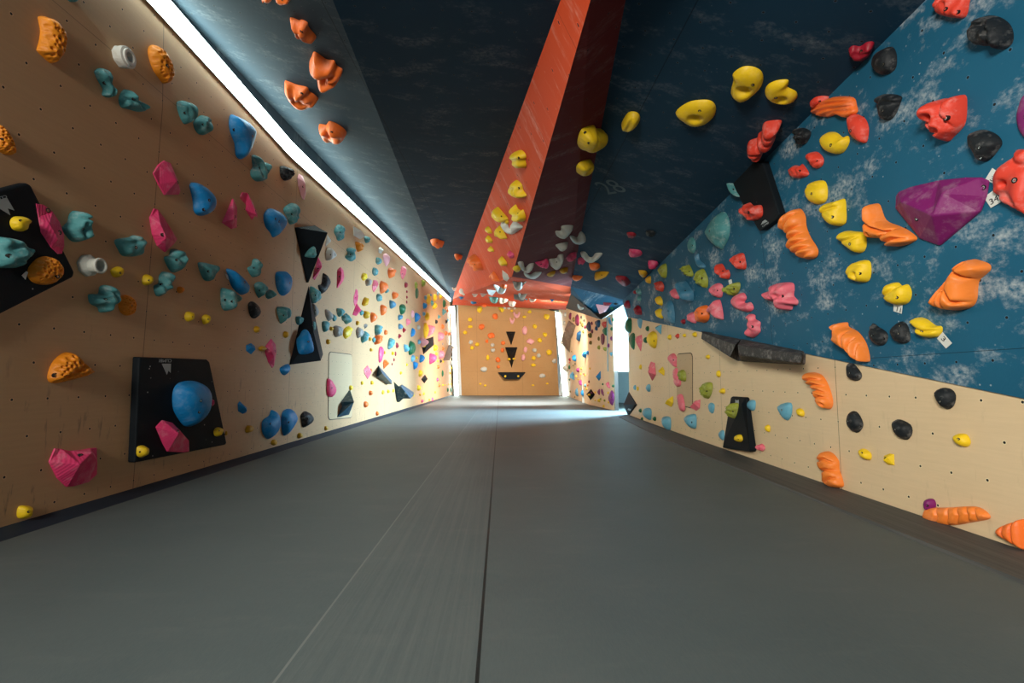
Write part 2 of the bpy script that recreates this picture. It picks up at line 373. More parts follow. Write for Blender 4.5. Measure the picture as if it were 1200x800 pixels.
VOLB = plain('dark_blue_volume_paint', (.020, .065, .10), .5, bump=.2, chalk=.25)
VOLG = plain('charcoal_grip_volume_paint', (.045, .043, .042), .7, bump=.8, bscale=90, chalk=.35)
VOLN = plain('brown_volume_paint', (.16, .11, .075), .6, bump=.3, chalk=.2)
STEEL = plain('bolt_steel', (.5, .5, .48), .3, .9)
HOLE = plain('bolt_hole_shade', (.008, .007, .007), .7)
PAPER = plain('tag_paper', (.72, .74, .70), .7)
INK = plain('tag_ink', (.02, .02, .025), .6); LOGO = plain('grey_print', (.36, .40, .41), .6)

SHAPES = {  # object name, word used in the label, category
    'd': ('sloper_hold', 'rounded sloper'), 'o': ('folded_jug_hold', 'folded jug'), 'f': ('faceted_hold', 'angular hold'), 'k': ('foothold', 'round foothold'),
    'j': ('pocket_jug_hold', 'pocket jug'), 'u': ('crescent_hold', 'curved hold'), 's': ('rail_hold', 'long narrow hold'), 't': ('twisted_rope_hold', 'twisted ribbed hold'),
    'c': ('pitted_hold', 'crater-pitted hold'), 'r': ('rock_crimp_hold', 'knobbly hold'), 'p': ('pinch_hold', 'smooth pinch')}
HOLDS = []       # dicts: o, px, py, size, colour word, shape word, surface, label, lm
LAND = []        # landmarks for labels: (px, py, short name)


def catmull(P, n):
    out = []
    for i in range(len(P)):
        p0, p1, p2, p3 = P[i - 1], P[i], P[(i + 1) % len(P)], P[(i + 2) % len(P)]
        for j in range(n):
            t = j / n
            out.append(.5 * ((2 * p1) + (p2 - p0) * t + (2 * p0 - 5 * p1 + 4 * p2 - p3) * t * t + (3 * p1 - p0 - 3 * p2 + p3) * t ** 3))
    return out
def segd(p, a, b):
    ab = b - a; t = max(0, min(1, (p - a).dot(ab) / max(1e-12, ab.dot(ab)))); return (p - a - ab * t).length
def pdist(p, O): return min(segd(p, O[i - 1], O[i]) for i in range(len(O)))
def inside(p, O):
    c = False; j = len(O) - 1
    for i in range(len(O)):
        a, b = O[i], O[j]
        if (a.y > p.y) != (b.y > p.y) and p.x < (b.x - a.x) * (p.y - a.y) / (b.y - a.y) + a.x: c = not c
        j = i
    return c


def hold(shape, colour, pts, px=None, hfac=None, g=(), p=(), bolt=(), inner=(), res=None, label=None, lm=None, only=None, seed=None, mat=None, name=None, flat=None, logo=None):
    """one climbing hold. pts: its outline as the photograph shows it (points of the 1200 x 800 frame); it is laid on the wall it hangs on and given its body there"""
    rnd = random.Random(seed if seed is not None else int(sum(a * 3.1 + b * 7.7 for a, b in pts)))
    xs = [a for a, b in pts]; ys = [b for a, b in pts]
    cx, cy = (min(xs) + max(xs)) / 2, (min(ys) + max(ys)) / 2
    pw, ph = max(xs) - min(xs), max(ys) - min(ys)
    hc = (max(2, min(1198, cx)), cy) if only is None else (cx, cy)
    h = hit(hc[0], hc[1], only)
    if h is None:
        for dx in (-2, 2, -4, 4, -6, 6):
            h = hit(cx + dx, cy, only)
            if h: cx += dx; pts = [(a + dx, b) for a, b in pts]; break
    if h is None: print('NO HIT', shape, colour, cx, cy); return None
    P0, n, surf = h
    if not (2 <= cx <= 1198) or cy < 2: P0 = plane_hit(cx, cy, P0, n)
    if surf.startswith('='): surf = surf[1:]
    size_ = max(pw, ph); D = (P0 - CAM).dot(FW); m = D / FPX
    vd = (P0 - CAM).normalized(); s = max(.08, abs(vd.dot(n))); cc = math.sqrt(1 - s * s)
    eu = (vd - n * vd.dot(n)).normalized(); ev = n.cross(eu)
    hf = hfac if hfac is not None else {'d': .42, 'o': .5, 'f': .42, 'k': .6, 'j': .5, 'u': .4, 's': .35, 't': .42, 'c': .42, 'r': .5, 'p': .45}[shape]
    W = hf * min(pw, ph) * m
    Q = P0
    for it in range(3):
        L = []
        for a, b in pts:
            q = plane_hit(a, b, Q, n) - Q; L.append(Vector((q.dot(eu), q.dot(ev))))
        U = max(l.x for l in L) - min(l.x for l in L); Vv = max(l.y for l in L) - min(l.y for l in L)
        TT = U * s                                    # how wide it shows
        W = min(W, .92 * TT / max(cc, 1e-3))
        a_ = (TT * TT - (W * cc) ** 2) / (2 * TT * s)
        lo = min(.30 * Vv, U / 2)
        if a_ < lo:
            a_ = lo; W = math.sqrt(max((.15 * min(Vv, U)) ** 2, TT * TT - 2 * TT * a_ * s)) / max(cc, .3)
        hi = (1.7 if shape == 'u' else .8) * max(Vv, pw * m)
        if a_ > hi: a_ = hi; W = max(W, min(.55 * Vv, math.sqrt(max(0, TT * TT - 2 * TT * a_ * s)) / max(cc, .3)))
        k_ = min(1, 2 * a_ / U)
        Q = P0 + n * (W * W * cc / (2 * TT))
    um = (max(l.x for l in L) + min(l.x for l in L)) / 2
    sh = -um * 1.0 + um
    def loc(a, b):
        q = plane_hit(a, b, Q, n) - Q; return Vector(((q.dot(eu) - um) * k_ + um, q.dot(ev)))
    def locf(a, b, Qf=P0 + n * W * .3):
        q = plane_hit(a, b, Qf, n) - P0; return Vector(((q.dot(eu) - um) * k_ + um, q.dot(ev)))
    if flat is None: flat = shape == 'f'
    if flat and s > .45 and size_ > 18: k_ = 1
    O = [locf(a, b, P0 + n * W * .1) for a, b in pts] if flat and s > .45 and size_ > 18 else [loc(a, b) for a, b in pts]
    if sum(O[i - 1].x * O[i].y - O[i].x * O[i - 1].y for i in range(len(O))) < 0: O.reverse()
    flat = (shape == 'f') if flat is None else flat
    size = max(pw, ph)
    if not flat: O = catmull(O, 4 if size > 30 else 3 if size > 12 else 2)
    elif size > 40: pass
    area_ = abs(sum(O[i - 1].x * O[i].y - O[i].x * O[i - 1].y for i in range(len(O)))) / 2
    if shape == 'c' and size > 22: res = 46
    if res is None: res = 30 if size > 60 else 22 if size > 30 else 13 if size > 15 else 8
    G = [([loc(a, b) for a, b in gl]) for gl in g]
    PT = [(locf(a, b), r * m) for a, b, r in p]
    verts = list(O); hs = {}
    nb = len(O)
    if flat:
        inn = [(locf(a, b, P0 + n * W * t), t) for a, b, t in inner]
        if not inn:
            c0 = sum(O, Vector((0, 0))) / nb; L_ = max(range(nb), key=lambda i: (O[i] - c0).length)
            dr = (O[L_] - c0) * (.30 + .15 * rnd.random()); inn = [(c0 + dr, .85), (c0 - dr * .8, 1.0)]
        verts += [a for a, t in inn]; hts = [0] * nb + [t * W for a, t in inn]
    else:
        stp = math.sqrt(area_) / res
        R0 = 0; grid = []
        x0 = min(o.x for o in O); x1 = max(o.x for o in O); y0 = min(o.y for o in O); y1 = max(o.y for o in O)
        y = y0 + stp * .5; r = 0
        while y < y1:
            x = x0 + stp * (.5 if r % 2 else .25)
            while x < x1:
                q = Vector((x + rnd.uniform(-.12, .12) * stp, y))
                if inside(q, O):
                    dd = pdist(q, O)
                    if dd > stp * .45: grid.append((q, dd)); R0 = max(R0, dd)
                x += stp
            y += stp * .87; r += 1
        if not grid:
            c0 = sum(O, Vector((0, 0))) / nb; grid = [(c0, pdist(c0, O))]; R0 = grid[0][1]
        kk = {'k': 1.0, 'd': 1.0, 'u': 1.0, 's': 1.0}.get(shape, .85)
        off = Vector((rnd.uniform(0, 50), rnd.uniform(0, 50), 0)); S = math.sqrt(area_)
        pits = []
        if shape == 'c':
            for _ in range(240):
                q, _d = grid[rnd.randrange(len(grid))]; rr = S * rnd.choice((.045, .06, .075, .095))
                if all((q - a).length > (rr + b) * .95 for a, b in pits): pits.append((q, rr))
        folds = []
        if shape == 'o' and not g and size > 9:
            for _ in range(2):
                a_ = rnd.uniform(0, math.pi); q, _d = grid[rnd.randrange(len(grid))]; dv = Vector((math.cos(a_), math.sin(a_)))
                folds.append([q - dv * S * .35, q, q + (dv + Vector((rnd.uniform(-.4, .4), rnd.uniform(-.4, .4)))) * S * .35])
        if shape == 't' and not g:
            dirv = Vector((x1 - x0, 0)) if (x1 - x0) > (y1 - y0) else Vector((0, y1 - y0)); nr = 5; pv = Vector((-dirv.y, dirv.x)) * .5
            for i in range(1, nr):
                q = Vector(((x0 + x1) / 2, (y0 + y1) / 2)) + dirv * (i / nr - .5); folds.append([q - pv + dirv * .06, q + pv - dirv * .06])
        if shape == 'j' and not p: folds and None
        gw = S * (.045 if shape == 't' else .06)
        hts = [0] * nb
        tx, ty = rnd.uniform(-.25, .25), rnd.uniform(-.25, .25)
        for q, dd in grid:
            t = min(dd / (R0 * kk), 1); hh = math.sqrt(max(0, 1 - (1 - t) ** 2.2))
            if shape in 'orjt': hh = hh ** .8
            hh *= 1 + (tx * (q.x - um) + ty * q.y) / max(S, 1e-6) * (.8 if shape in 'do' else .3)
            if shape in 'or' :
                hh *= 1 + (.40 if shape == 'o' else .55) * mnoise.noise(Vector((q.x, q.y, 0)) / S * (2.6 if shape == 'o' else 6.0) + off)
            for a, rr in pits:
                dq = (q - a).length / rr
                if dq < 1.25: hh *= 1 - .27 * math.exp(-(dq / .8) ** 4)
            for gl in list(G) + folds:
                dg = min(segd(q, gl[i], gl[i + 1]) for i in range(len(gl) - 1))
                hh *= 1 - (.42 if shape == 't' else .38) * math.exp(-(dg / gw) ** 2)
            for a, rr in PT:
                hh *= 1 - .85 * math.exp(-((q - a).length / rr) ** 4)
            verts.append(q); hts.append(max(.02, hh) * W)
    if shape == 'c': pass
    res_ = delaunay_2d_cdt(verts, [(i, (i + 1) % nb) for i in range(nb)], [list(range(nb))], 1, 1e-7)
    v2, _e, f2, ov = res_[0], res_[1], res_[2], res_[3]
    if not flat and shape in 'ojupdk' and size > 12:
        H2 = [hts[o_[0]] if o_ else 0 for o_ in ov]; nbr = [set() for _ in v2]
        for f in f2:
            for i in range(len(f)): nbr[f[i - 1]].add(f[i]); nbr[f[i]].add(f[i - 1])
        for _ in range(2): H2 = [h_ if (ov[i] and ov[i][0] < nb) or not nbr[i] else .5 * h_ + .5 * sum(H2[j] for j in nbr[i]) / len(nbr[i]) for i, h_ in enumerate(H2)]
        for i, o_ in enumerate(ov):
            if o_ and o_[0] >= nb: hts[o_[0]] = H2[i]
    sink = -.0008
    V3 = []
    for i, q in enumerate(v2):
        hz = hts[ov[i][0]] if ov[i] else 0
        V3.append(Vector((q.x, q.y, hz if hz > 0 else (.12 * W if not flat else .10 * W))))
    # base ring sunk a hair into the wall
    ring = [i for i in range(len(v2)) if ov[i] and ov[i][0] < nb]; ring.sort(key=lambda i: ov[i][0])
    base = len(V3)
    for i in ring: V3.append(Vector((V3[i].x * 1, V3[i].y, -sink)))
    F3 = [tuple(f) for f in f2]; nr = len(ring)
    for j in range(nr): F3.append((ring[j], base + j, base + (j + 1) % nr, ring[(j + 1) % nr]))
    nm, word = SHAPES[shape]
    mt, cw = PAL[colour]
    o = mesh_obj(name or nm, [v for v in V3], F3, mat or mt, smooth=not flat)
    bm = bmesh.new(); bm.from_mesh(o.data); bmesh.ops.recalc_face_normals(bm, faces=bm.faces)
    top = max(bm.faces, key=lambda f: f.calc_center_median().z)
    if top.normal.z < 0: bmesh.ops.reverse_faces(bm, faces=bm.faces)
    bm.to_mesh(o.data); bm.free()
    if flat and size > 14: md = o.modifiers.new('b', 'BEVEL'); md.width = .02 * math.sqrt(area_); md.segments = 2; md.limit_method = 'ANGLE'
    o.matrix_world = Matrix((eu, ev, n)).transposed().to_4x4(); o.location = P0
    rec = dict(o=o, px=cx, py=cy, size=size, m=m, cw=cw, word=word, surf=surf, label=label, lm=lm, colour=colour, shape=shape)
    HOLDS.append(rec)
    # bolts
    bl = list(bolt)
    if not bl and size > 15 and shape in 'dofkjrc': bl = [(cx, cy)]
    for a, b in bl[:2]:
        def off_(i):
            v = V3[i]; x_, y_ = proj(P0 + eu * v.x + ev * v.y + n * v.z); return (x_ - a) ** 2 + (y_ - b) ** 2
        ok = [i for i in range(base) if not flat and ov[i] and ov[i][0] >= nb] or list(range(base))
        if flat:
            f_ = min(F3[:len(f2)], key=lambda f: sum(off_(i) for i in f)); c_ = sum((V3[i] for i in f_), Vector()) / len(f_)
            cand = [(V3[f_[0]] * wa + V3[f_[1]] * wb + V3[f_[2]] * (1 - wa - wb)) for wa in (.15, .33, .5, .7) for wb in (.15, .25, .33) if wa + wb < .9]
            best = min(cand, key=lambda v: (lambda t: (t[0] - a) ** 2 + (t[1] - b) ** 2)(proj(P0 + eu * v.x + ev * v.y + n * v.z)))
        else: best = V3[min(ok, key=off_)]
        add_bolt(o, Vector((best.x, best.y, best.z)), max(.007, min(.013, size * m * .055)))
    if lm: LAND.append((cx, cy, lm, o))
    return o


def add_bolt(parent, c, r):
    V = []; F = []; N = 12
    def ringv(rad, z): 
        i0 = len(V)
        for i in range(N): V.append(Vector((c.x + rad * math.cos(i * 2 * math.pi / N), c.y + rad * math.sin(i * 2 * math.pi / N), c.z + z)))
        return i0
    a = ringv(r, -r); b = ringv(r, r * .12); e = ringv(r * .82, r * .2); g_ = ringv(r * .6, r * .05); h_ = ringv(r * .30, r * .05); j = ringv(r * .28, -r * .3)
    fm = []
    for s0, s1, mi in ((a, b, 1), (b, e, 1), (e, g_, 1), (g_, h_, 0), (h_, j, 1)):
        for i in range(N): F.append((s0 + i, s0 + (i + 1) % N, s1 + (i + 1) % N, s1 + i)); fm.append(mi)
    F.append(tuple(j + i for i in range(N))); fm.append(1)
    mesh_obj('bolt', V, F, None, parent, mats=[STEEL, HOLE], fmat=fm)


def crop(x0, y0, s):
    def f(txt):
        v = [float(t) for t in txt.replace(',', ' ').split()]
        return [(x0 + v[i] / s, y0 + v[i + 1] / s) for i in range(0, len(v), 2)]
    f.o = (x0, y0, s)
    return f
def poly(c, shape, colour, txt, g='', p='', bolt='', inner='', **kw):
    x0, y0, s = c.o
    gl = [c(t) for t in g.split('|')] if g else ()
    pl = []
    if p:
        for t in p.split('|'):
            a, b, r = [float(z) for z in t.replace(',', ' ').split()]; pl.append((x0 + a / s, y0 + b / s, r / s))
    il = []
    if inner:
        for t in inner.split('|'):
            a, b, r = [float(z) for z in t.replace(',', ' ').split()]; il.append((x0 + a / s, y0 + b / s, r))
    return hold(shape, colour, c(txt), g=gl, p=pl, bolt=c(bolt) if bolt else (), inner=il, **kw)
def small(c, txt, **kw):
    """lines 'colour shape x y w h [turn]' for the holds too small for a drawn outline"""
    x0, y0, s = c.o
    for ln in txt.strip().splitlines():
        for e in ln.split(';'):
            t = e.split()
            if not t: continue
            col, sh = t[0], t[1]; x, y, w_, h_ = [float(z) for z in t[2:6]]; rot = math.radians(float(t[6])) if len(t) > 6 else 0
            rnd = random.Random(int(x * 13 + y * 7)); P = []
            if sh == 'u':
                for i in range(9): a = math.pi * (i / 8); P.append((math.cos(a), math.sin(a) * 1.0))
                for i in range(9): a = math.pi * (1 - i / 8); P.append((.5 * math.cos(a), .35 * math.sin(a)))
                P = [(a, b * 2 - 1) for a, b in P]
            elif sh == 'f':
                n = 5; P = [(math.cos(2 * math.pi * (i + rnd.uniform(-.2, .2)) / n + .5), math.sin(2 * math.pi * (i + rnd.uniform(-.2, .2)) / n + .5)) for i in range(n)]
            else:
                n = 9; ir = {'k': .06, 'd': .10, 's': .05}.get(sh, .22)
                P = [((1 + rnd.uniform(-ir, ir)) * math.cos(2 * math.pi * i / n), (1 + rnd.uniform(-ir, ir)) * math.sin(2 * math.pi * i / n)) for i in range(n)]
            P = [(a * math.cos(rot) - b * math.sin(rot), a * math.sin(rot) + b * math.cos(rot)) for a, b in P]
            mx = max(abs(a) for a, b in P); my = max(abs(b) for a, b in P)
            hold(sh, col, [(x0 + (x + a / mx * w_ / 2) / s, y0 + (y + b / my * h_ / 2) / s) for a, b in P], **kw)


def volume(label, lm, pts, faces, mat=None, name='wall_volume', carry=True, only=None, parts=None, bevel=.012, cat='wall volume'):
    """a boxy volume screwed to the wall. pts: (x, y, height off the wall in metres)"""
    h = None
    cx = sum(p[0] for p in pts) / len(pts); cy = sum(p[1] for p in pts) / len(pts)
    h = hit(max(2, min(1198, cx)), cy, only)
    for dx in (3, -3, 6, -6):
        if h is None: h = hit(cx + dx, cy, only)
    P0, n, surf = h
    if surf.startswith('='): surf = surf[1:]
    n = n.normalized()
    V = [plane_hit(x, y, P0 + n * z, n) - P0 for x, y, z in pts]
    base = {}
    VV = list(V); FF = [tuple(f) for f in faces]
    # close the open rim down to the wall
    from collections import Counter
    cnt = Counter()
    for f in faces:
        for i in range(len(f)): cnt[(f[i], f[(i + 1) % len(f)])] += 1
    for (a, b), c_ in cnt.items():
        if (b, a) in cnt: continue
        for i in (a, b):
            if i not in base: base[i] = len(VV); q = V[i] - n * (V[i].dot(n) - .001); VV.append(q)
        FF.append((b, a, base[a], base[b]))
    o = mesh_obj(name, VV, FF, mat or VOLM.m)
    bm = bmesh.new(); bm.from_mesh(o.data); bmesh.ops.recalc_face_normals(bm, faces=bm.faces)
    tp = max(bm.faces, key=lambda f: f.calc_center_median().dot(n))
    if tp.normal.dot(n) < 0: bmesh.ops.reverse_faces(bm, faces=bm.faces)
    bm.to_mesh(o.data); bm.free()
    if bevel: md = o.modifiers.new('b', 'BEVEL'); md.width = bevel; md.segments = 2; md.limit_method = 'ANGLE'
    o.location = P0
    if carry: SURF.append(([v + P0 for v in VV], FF, '=' + surf))
    D = (P0 - CAM).dot(FW)
    HOLDS.append(dict(o=o, px=cx, py=cy, size=40, m=D / FPX, cw='black', word='volume', surf=surf, label=label, lm=lm, colour='', shape='V', cat=cat))
    if lm: LAND.append((cx, cy, lm, o))
    return o, P0, n


def decal(parent, pts, mat, off=.004, name='logo', thick=.001):
    """a thin printed or paper shape lying on the surface the points show"""
    cx = sum(a for a, b in pts) / len(pts); cy = sum(b for a, b in pts) / len(pts)
    P0, n, surf = hit(cx, cy)
    V = [plane_hit(a, b, P0 + n * off, n) for a, b in pts]; k_ = len(V)
    o0 = sum(V, Vector()) / k_
    VV = [v - o0 for v in V] + [v - o0 - n * thick for v in V]
    FF = [tuple(range(k_)), tuple(reversed(range(k_, 2 * k_)))] + [(i, (i + 1) % k_, k_ + (i + 1) % k_, k_ + i) for i in range(k_)]
    o = mesh_obj(name, VV, FF, mat); o.location = o0
    if parent: o.parent = parent; o.matrix_parent_inverse = Matrix.Translation(-parent.location) if parent.rotation_euler.to_matrix().is_identity else parent.matrix_world.inverted()
    return o, o0, n


def text_mesh(name, fc):
    t = bpy.data.objects.new(name, fc); COL.objects.link(t); bpy.context.view_layer.update()
    me = bpy.data.meshes.new_from_object(t.evaluated_get(bpy.context.evaluated_depsgraph_get())); bpy.data.objects.remove(t)
    o = bpy.data.objects.new(name, me); COL.objects.link(o); return o
def writing(txt, parent, a, b, up_pt, size_px, mat, name='lettering', off=.0055):
    """text whose baseline runs from photograph point a to b, with up_pt on its upper side"""
    P0, n, surf = hit((a[0] + b[0]) / 2, (a[1] + b[1]) / 2)
    A = plane_hit(*a, P0 + n * off, n); B = plane_hit(*b, P0 + n * off, n)
    X = (B - A).normalized(); Y = n.cross(X)
    Uq = plane_hit(*up_pt, P0 + n * off, n) - A; Hh = abs(Uq.dot(Y))
    fc = bpy.data.curves.new(name, 'FONT'); fc.body = txt; fc.extrude = .0004; fc.size = Hh / .72
    fc.materials.append(mat)
    o = text_mesh(name, fc)
    wd = max(v.co.x for v in o.data.vertices)
    M = Matrix((X * ((B - A).length / wd), Y, n)).transposed().to_4x4(); M.translation = A
    o.parent = parent; bpy.context.view_layer.update()
    o.matrix_parent_inverse = parent.matrix_world.inverted(); o.matrix_basis = M
    return o
def tag(pts, txt, label, a=None, b=None, u=None):
    o, o0, n = decal(None, pts, PAPER, off=.006, name='route_tag', thick=.0015)
    o['label'] = label; o['category'] = 'tag'; o['group'] = 'paper route tags'
    bpy.context.view_layer.update()
    if txt: writing(txt, o, a, b, u, 0, INK, off=.0075)
    return o


def tube(base, face, r_base, r_neck, r_mouth, r_hole, colour, label, lm, only='left plywood', sides=28, base_sides=8):
    """a turned hold: flared foot on the wall, round mouth pointing off the wall"""
    P0, n, surf = hit(*base, only); D = (P0 - CAM).dot(FW); m = D / FPX
    hgt = (face[0] - base[0]) * m / n.dot(RT)
    eu = n.cross(Vector((0, 0, 1))).normalized(); ev = n.cross(eu)
    prof = [(r_base, .001), (r_base, .25), (r_neck, .45), (r_neck, .8), (r_mouth, .86), (r_mouth, .97), (r_mouth * .94, 1), (r_hole * 1.08, 1), (r_hole, .95), (r_hole * .85, .45), (.02, .42)]
    V = []; F = []
    for j, (rr, h) in enumerate(prof):
        for i in range(sides):
            a = 2 * math.pi * i / sides; q = rr * m
            if j < 2: q *= math.cos(math.pi / base_sides) / math.cos((a % (2 * math.pi / base_sides)) - math.pi / base_sides)
            V.append(Vector((q * math.cos(a), q * math.sin(a), h * hgt if h > .01 else h)))
    for j in range(len(prof) - 1):
        for i in range(sides): F.append((j * sides + i, j * sides + (i + 1) % sides, (j + 1) * sides + (i + 1) % sides, (j + 1) * sides + i))
    o = mesh_obj('tube_hold', V, F, PAL[colour][0], smooth=False)
    bm = bmesh.new(); bm.from_mesh(o.data); bmesh.ops.recalc_face_normals(bm, faces=bm.faces); bm.to_mesh(o.data); bm.free()
    md = o.modifiers.new('b', 'BEVEL'); md.width = .003; md.segments = 2; md.limit_method = 'ANGLE'
    o.matrix_world = Matrix((eu, ev, n)).transposed().to_4x4(); o.location = P0
    cx = (base[0] + face[0]) / 2
    add_bolt(o, Vector((0, 0, hgt * .43)), .011)
    HOLDS.append(dict(o=o, px=cx, py=base[1], size=30, m=m, cw=PAL[colour][1], word='tube hold', surf=surf, label=label, lm=lm, colour=colour, shape='p'))
    LAND.append((cx, base[1], lm, o)); return o

def access_panel(corners, wall, label, mat):
    """a flush rounded hatch: a dark joint and a board set in it"""
    cx = sum(x for x, y in corners) / 4; cy = sum(y for x, y in corners) / 4
    P0, n, s_ = hit(cx, cy, wall)
    Pc = [plane_hit(x, y, P0, n) for x, y in corners]; o0 = sum(Pc, Vector()) / 4
    U = (Pc[1] - Pc[0]).normalized(); 
    def rounded(sc, h):
        out = []
        for i in range(4):
            p, a, b = Pc[i], Pc[i - 1], Pc[(i + 1) % 4]; r = .10
            p1 = p + (a - p).normalized() * r; p2 = p + (b - p).normalized() * r
            for t in (0, .25, .5, .75, 1): out.append((p1 * (1 - t) ** 2 + p * 2 * t * (1 - t) + p2 * t * t))
        c = sum(out, Vector()) / len(out)
        return [c + (q - c) - (q - c).normalized() * sc + n * h - o0 for q in out]
    root = bpy.data.objects.new('access_panel', None); COL.objects.link(root); root.location = o0
    root['label'] = label; root['category'] = 'panel'; root['group'] = 'access panels'
    a = rounded(0, .004); k = len(a)
    a0 = rounded(0, .001)
    mesh_obj('joint', a + a0, [tuple(range(k))] + [(i, (i + 1) % k, k + (i + 1) % k, k + i) for i in range(k)], HOLE, root)
    b = rounded(.014, .008); b0 = rounded(.014, .001)
    mesh_obj('board', b + b0, [tuple(range(k))] + [(i, (i + 1) % k, k + (i + 1) % k, k + i) for i in range(k)], mat, root, uvs=lambda c: (c.y + o0.y, c.z + o0.z))
    SURF.append(([v + o0 for v in b], [tuple(range(k))], '=' + s_))


# ================================================================== crops of the photograph the outlines are read in
A1, A2, A3, A4, A5 = crop(0, 0, 5), crop(0, 150, 5), crop(0, 300, 5), crop(0, 460, 5), crop(230, 0, 5)
A6, A7, A8 = crop(200, 150, 6), crop(200, 270, 6), crop(200, 390, 6)
B1, B2, B3, B4, B5, B6, B7, B8 = crop(960, 0, 5), crop(960, 150, 5), crop(960, 300, 5), crop(960, 450, 4), crop(770, 60, 5), crop(780, 210, 6), crop(720, 330, 5), crop(800, 400, 4)
C1, C2, C3, C4, C5, C6, C7, C8 = crop(340, 240, 10), crop(340, 310, 10), crop(340, 380, 6.667), crop(440, 280, 10.9), crop(440, 345, 10.9), crop(440, 410, 10.9), crop(530, 340, 6.155), crop(530, 230, 6.153)
D2, D3, D4, D5 = crop(560, 140, 6.667), crop(700, 260, 8.571), crop(650, 340, 11.94), crop(650, 400, 8)
E3, E4c, E6, E7, E8, E0 = crop(495, 340, 16), crop(560, 320, 15), crop(650, 355, 16), crop(655, 400, 11.43), crop(505, 395, 10.67), crop(730, 440, 10)

# ------------------------------------------------------------------ volumes
T = .035
def quad(P, h): return [(x, y, h) for x, y in P], [tuple(range(len(P)))]
p_, f_ = quad([(-62, 238), (32, 214), (37, 217), (88, 319), (86, 325), (-42, 390)], T)
vl1, *_r = volume('large tilted black square volume cut off by the left edge of the photo', 'tilted black volume', p_, f_, only='left plywood')
p_, f_ = quad([(164, 418), (243, 421), (246, 424), (266, 519), (264.5, 521), (158.5, 542)], .05)
vl2, *_r = volume('black four-sided board volume low on the left plywood wall, carrying the big blue dome', 'low black board volume', p_, f_, only='left plywood')
vl3, *_r = volume('black wedge volume on left plywood wall, white-topped triangle pointing down', 'black wedge volume', [(347, 266.5, .02), (384, 272.5, .30), (361.5, 331, .03), (369, 264, .0)], [(0, 2, 1), (0, 1, 3), (1, 2, 3)], only='left plywood')
vl4, *_r = volume('tall black triangle volume on left plywood wall standing point up below the wedge', 'tall black triangle volume', [(361.5, 335, .0), (341, 427, .02), (375.8, 422.5, .25), (367.2, 388, .15), (378.5, 415, 0)], [(0, 1, 2, 3), (3, 2, 4), (0, 3, 4)], only='left plywood')
volume('dark blue triangular volume standing low on the pale access panel', 'dark blue triangle volume', [(394.3, 489, 0), (410.5, 457.3, .03), (415, 470.7, .22), (409, 485.7, .10)], [(0, 3, 2), (0, 2, 1)], VOLB, only='left plywood')
volume('dark blue wedge volume sloping down to the right, on left plywood wall', 'dark blue sloping wedge', [(443.5, 428, 0), (459, 445.5, .05), (459.5, 450, .12), (443.2, 440.7, .04), (448, 437.5, .2)], [(3, 2, 4), (2, 1, 4), (1, 0, 4), (0, 3, 4)], VOLB, only='left plywood')
volume('dark blue pointed triangle volume low on left plywood wall', 'dark blue pointed volume', [(461.3, 446.8, 0), (468, 471, .06), (477.2, 462.5, .28)], [(0, 1, 2)], VOLB, only='left plywood')
volume('slate blue box volume leaning right beside the pointed volume, left plywood wall', 'slate blue box volume', [(471.6, 450.4, .02), (485, 459.5, .08), (484.8, 463.2, .3), (481.3, 467, .3), (470.3, 453, .1)], [(0, 4, 3, 2, 1)], VOLB, only='left plywood')
volume('small black kite volume on the left plywood wall, below two blue holds', 'small black kite volume', [(498, 438.7, 0), (501.3, 443.8, .12), (497.3, 449.2, 0), (495.2, 444.2, .05)], [(0, 3, 2, 1)], only='left plywood')
volume('dark grey kite volume under pink holds near far end of left plywood wall', 'grey kite', [(507.9, 394.3, .02), (508.6, 404.2, .1), (496, 415.2, 0), (502.4, 399.2, .25)], [(0, 3, 1), (3, 2, 1)], only='left plywood')
volume('slanting brown beam volume with a black end, far end of left plywood wall', 'brown beam volume', [(528.4, 403.9, .1), (532.2, 406.2, .3), (527, 422, .3), (521.9, 422, .1), (522.3, 418, .02)], [(0, 4, 3, 2, 1)], VOLN, only='left plywood')
# end wall
volume('small black triangle volume pointing down, upper one on the end wall', 'upper black triangle', [(593, 388.7, .05), (604, 388.7, .05), (599, 404.6, .02), (598.7, 392, .5)], [(0, 3, 1), (0, 2, 3), (2, 1, 3)], only='end wall')
volume('black triangle volume pointing down in the middle of the end wall', 'middle black triangle', [(592, 407, .05), (606.3, 407, .05), (599.5, 431, .02), (599.5, 413, .6)], [(0, 3, 1), (0, 2, 3), (2, 1, 3)], only='end wall')
volume('wide black tapered volume low on the end wall with two yellow footholds', 'wide black volume', [(583.6, 436.7, .1), (615.8, 436.7, .1), (608.8, 444.4, .35), (591.8, 444.4, .35)], [(0, 3, 2, 1)], only='end wall')
# blue wall, right plywood wall
p_, f_ = quad([(851, 206), (868, 190), (893, 190), (905, 227), (912.6, 251), (911, 256), (892, 270), (889, 270.5), (870, 239)], .06)
vl5, *_r = volume('black board volume on the blue wall with a red folded jug on it', 'black board on the blue wall', p_, f_, only='blue wall')
volume('left half of dark grey ledge volume along the top edge of right plywood wall', 'left ledge volume', [(821, 388, .03), (867.5, 397.5, .03), (862, 404, .26), (855, 418, .26), (865, 423, .05), (821.5, 396.5, .10), (822.5, 389.5, .14)], [(0, 6, 2, 1), (6, 5, 3, 2), (5, 4, 3), (1, 2, 3, 4)], VOLG, only=None, bevel=.006)
volume('right half of dark grey ledge volume with rounded end, above right plywood wall', 'right ledge volume', [(868, 397, .03), (940.5, 411.5, .03), (940.5, 415.5, .24), (939, 426, .25), (865, 416, .26), (863.6, 404.2, .26), (867.5, 423.2, .03), (938, 427.5, .04)], [(0, 5, 2, 1), (5, 4, 3, 2), (4, 6, 7, 3), (1, 2, 3, 7)], VOLG, only=None, bevel=.02)
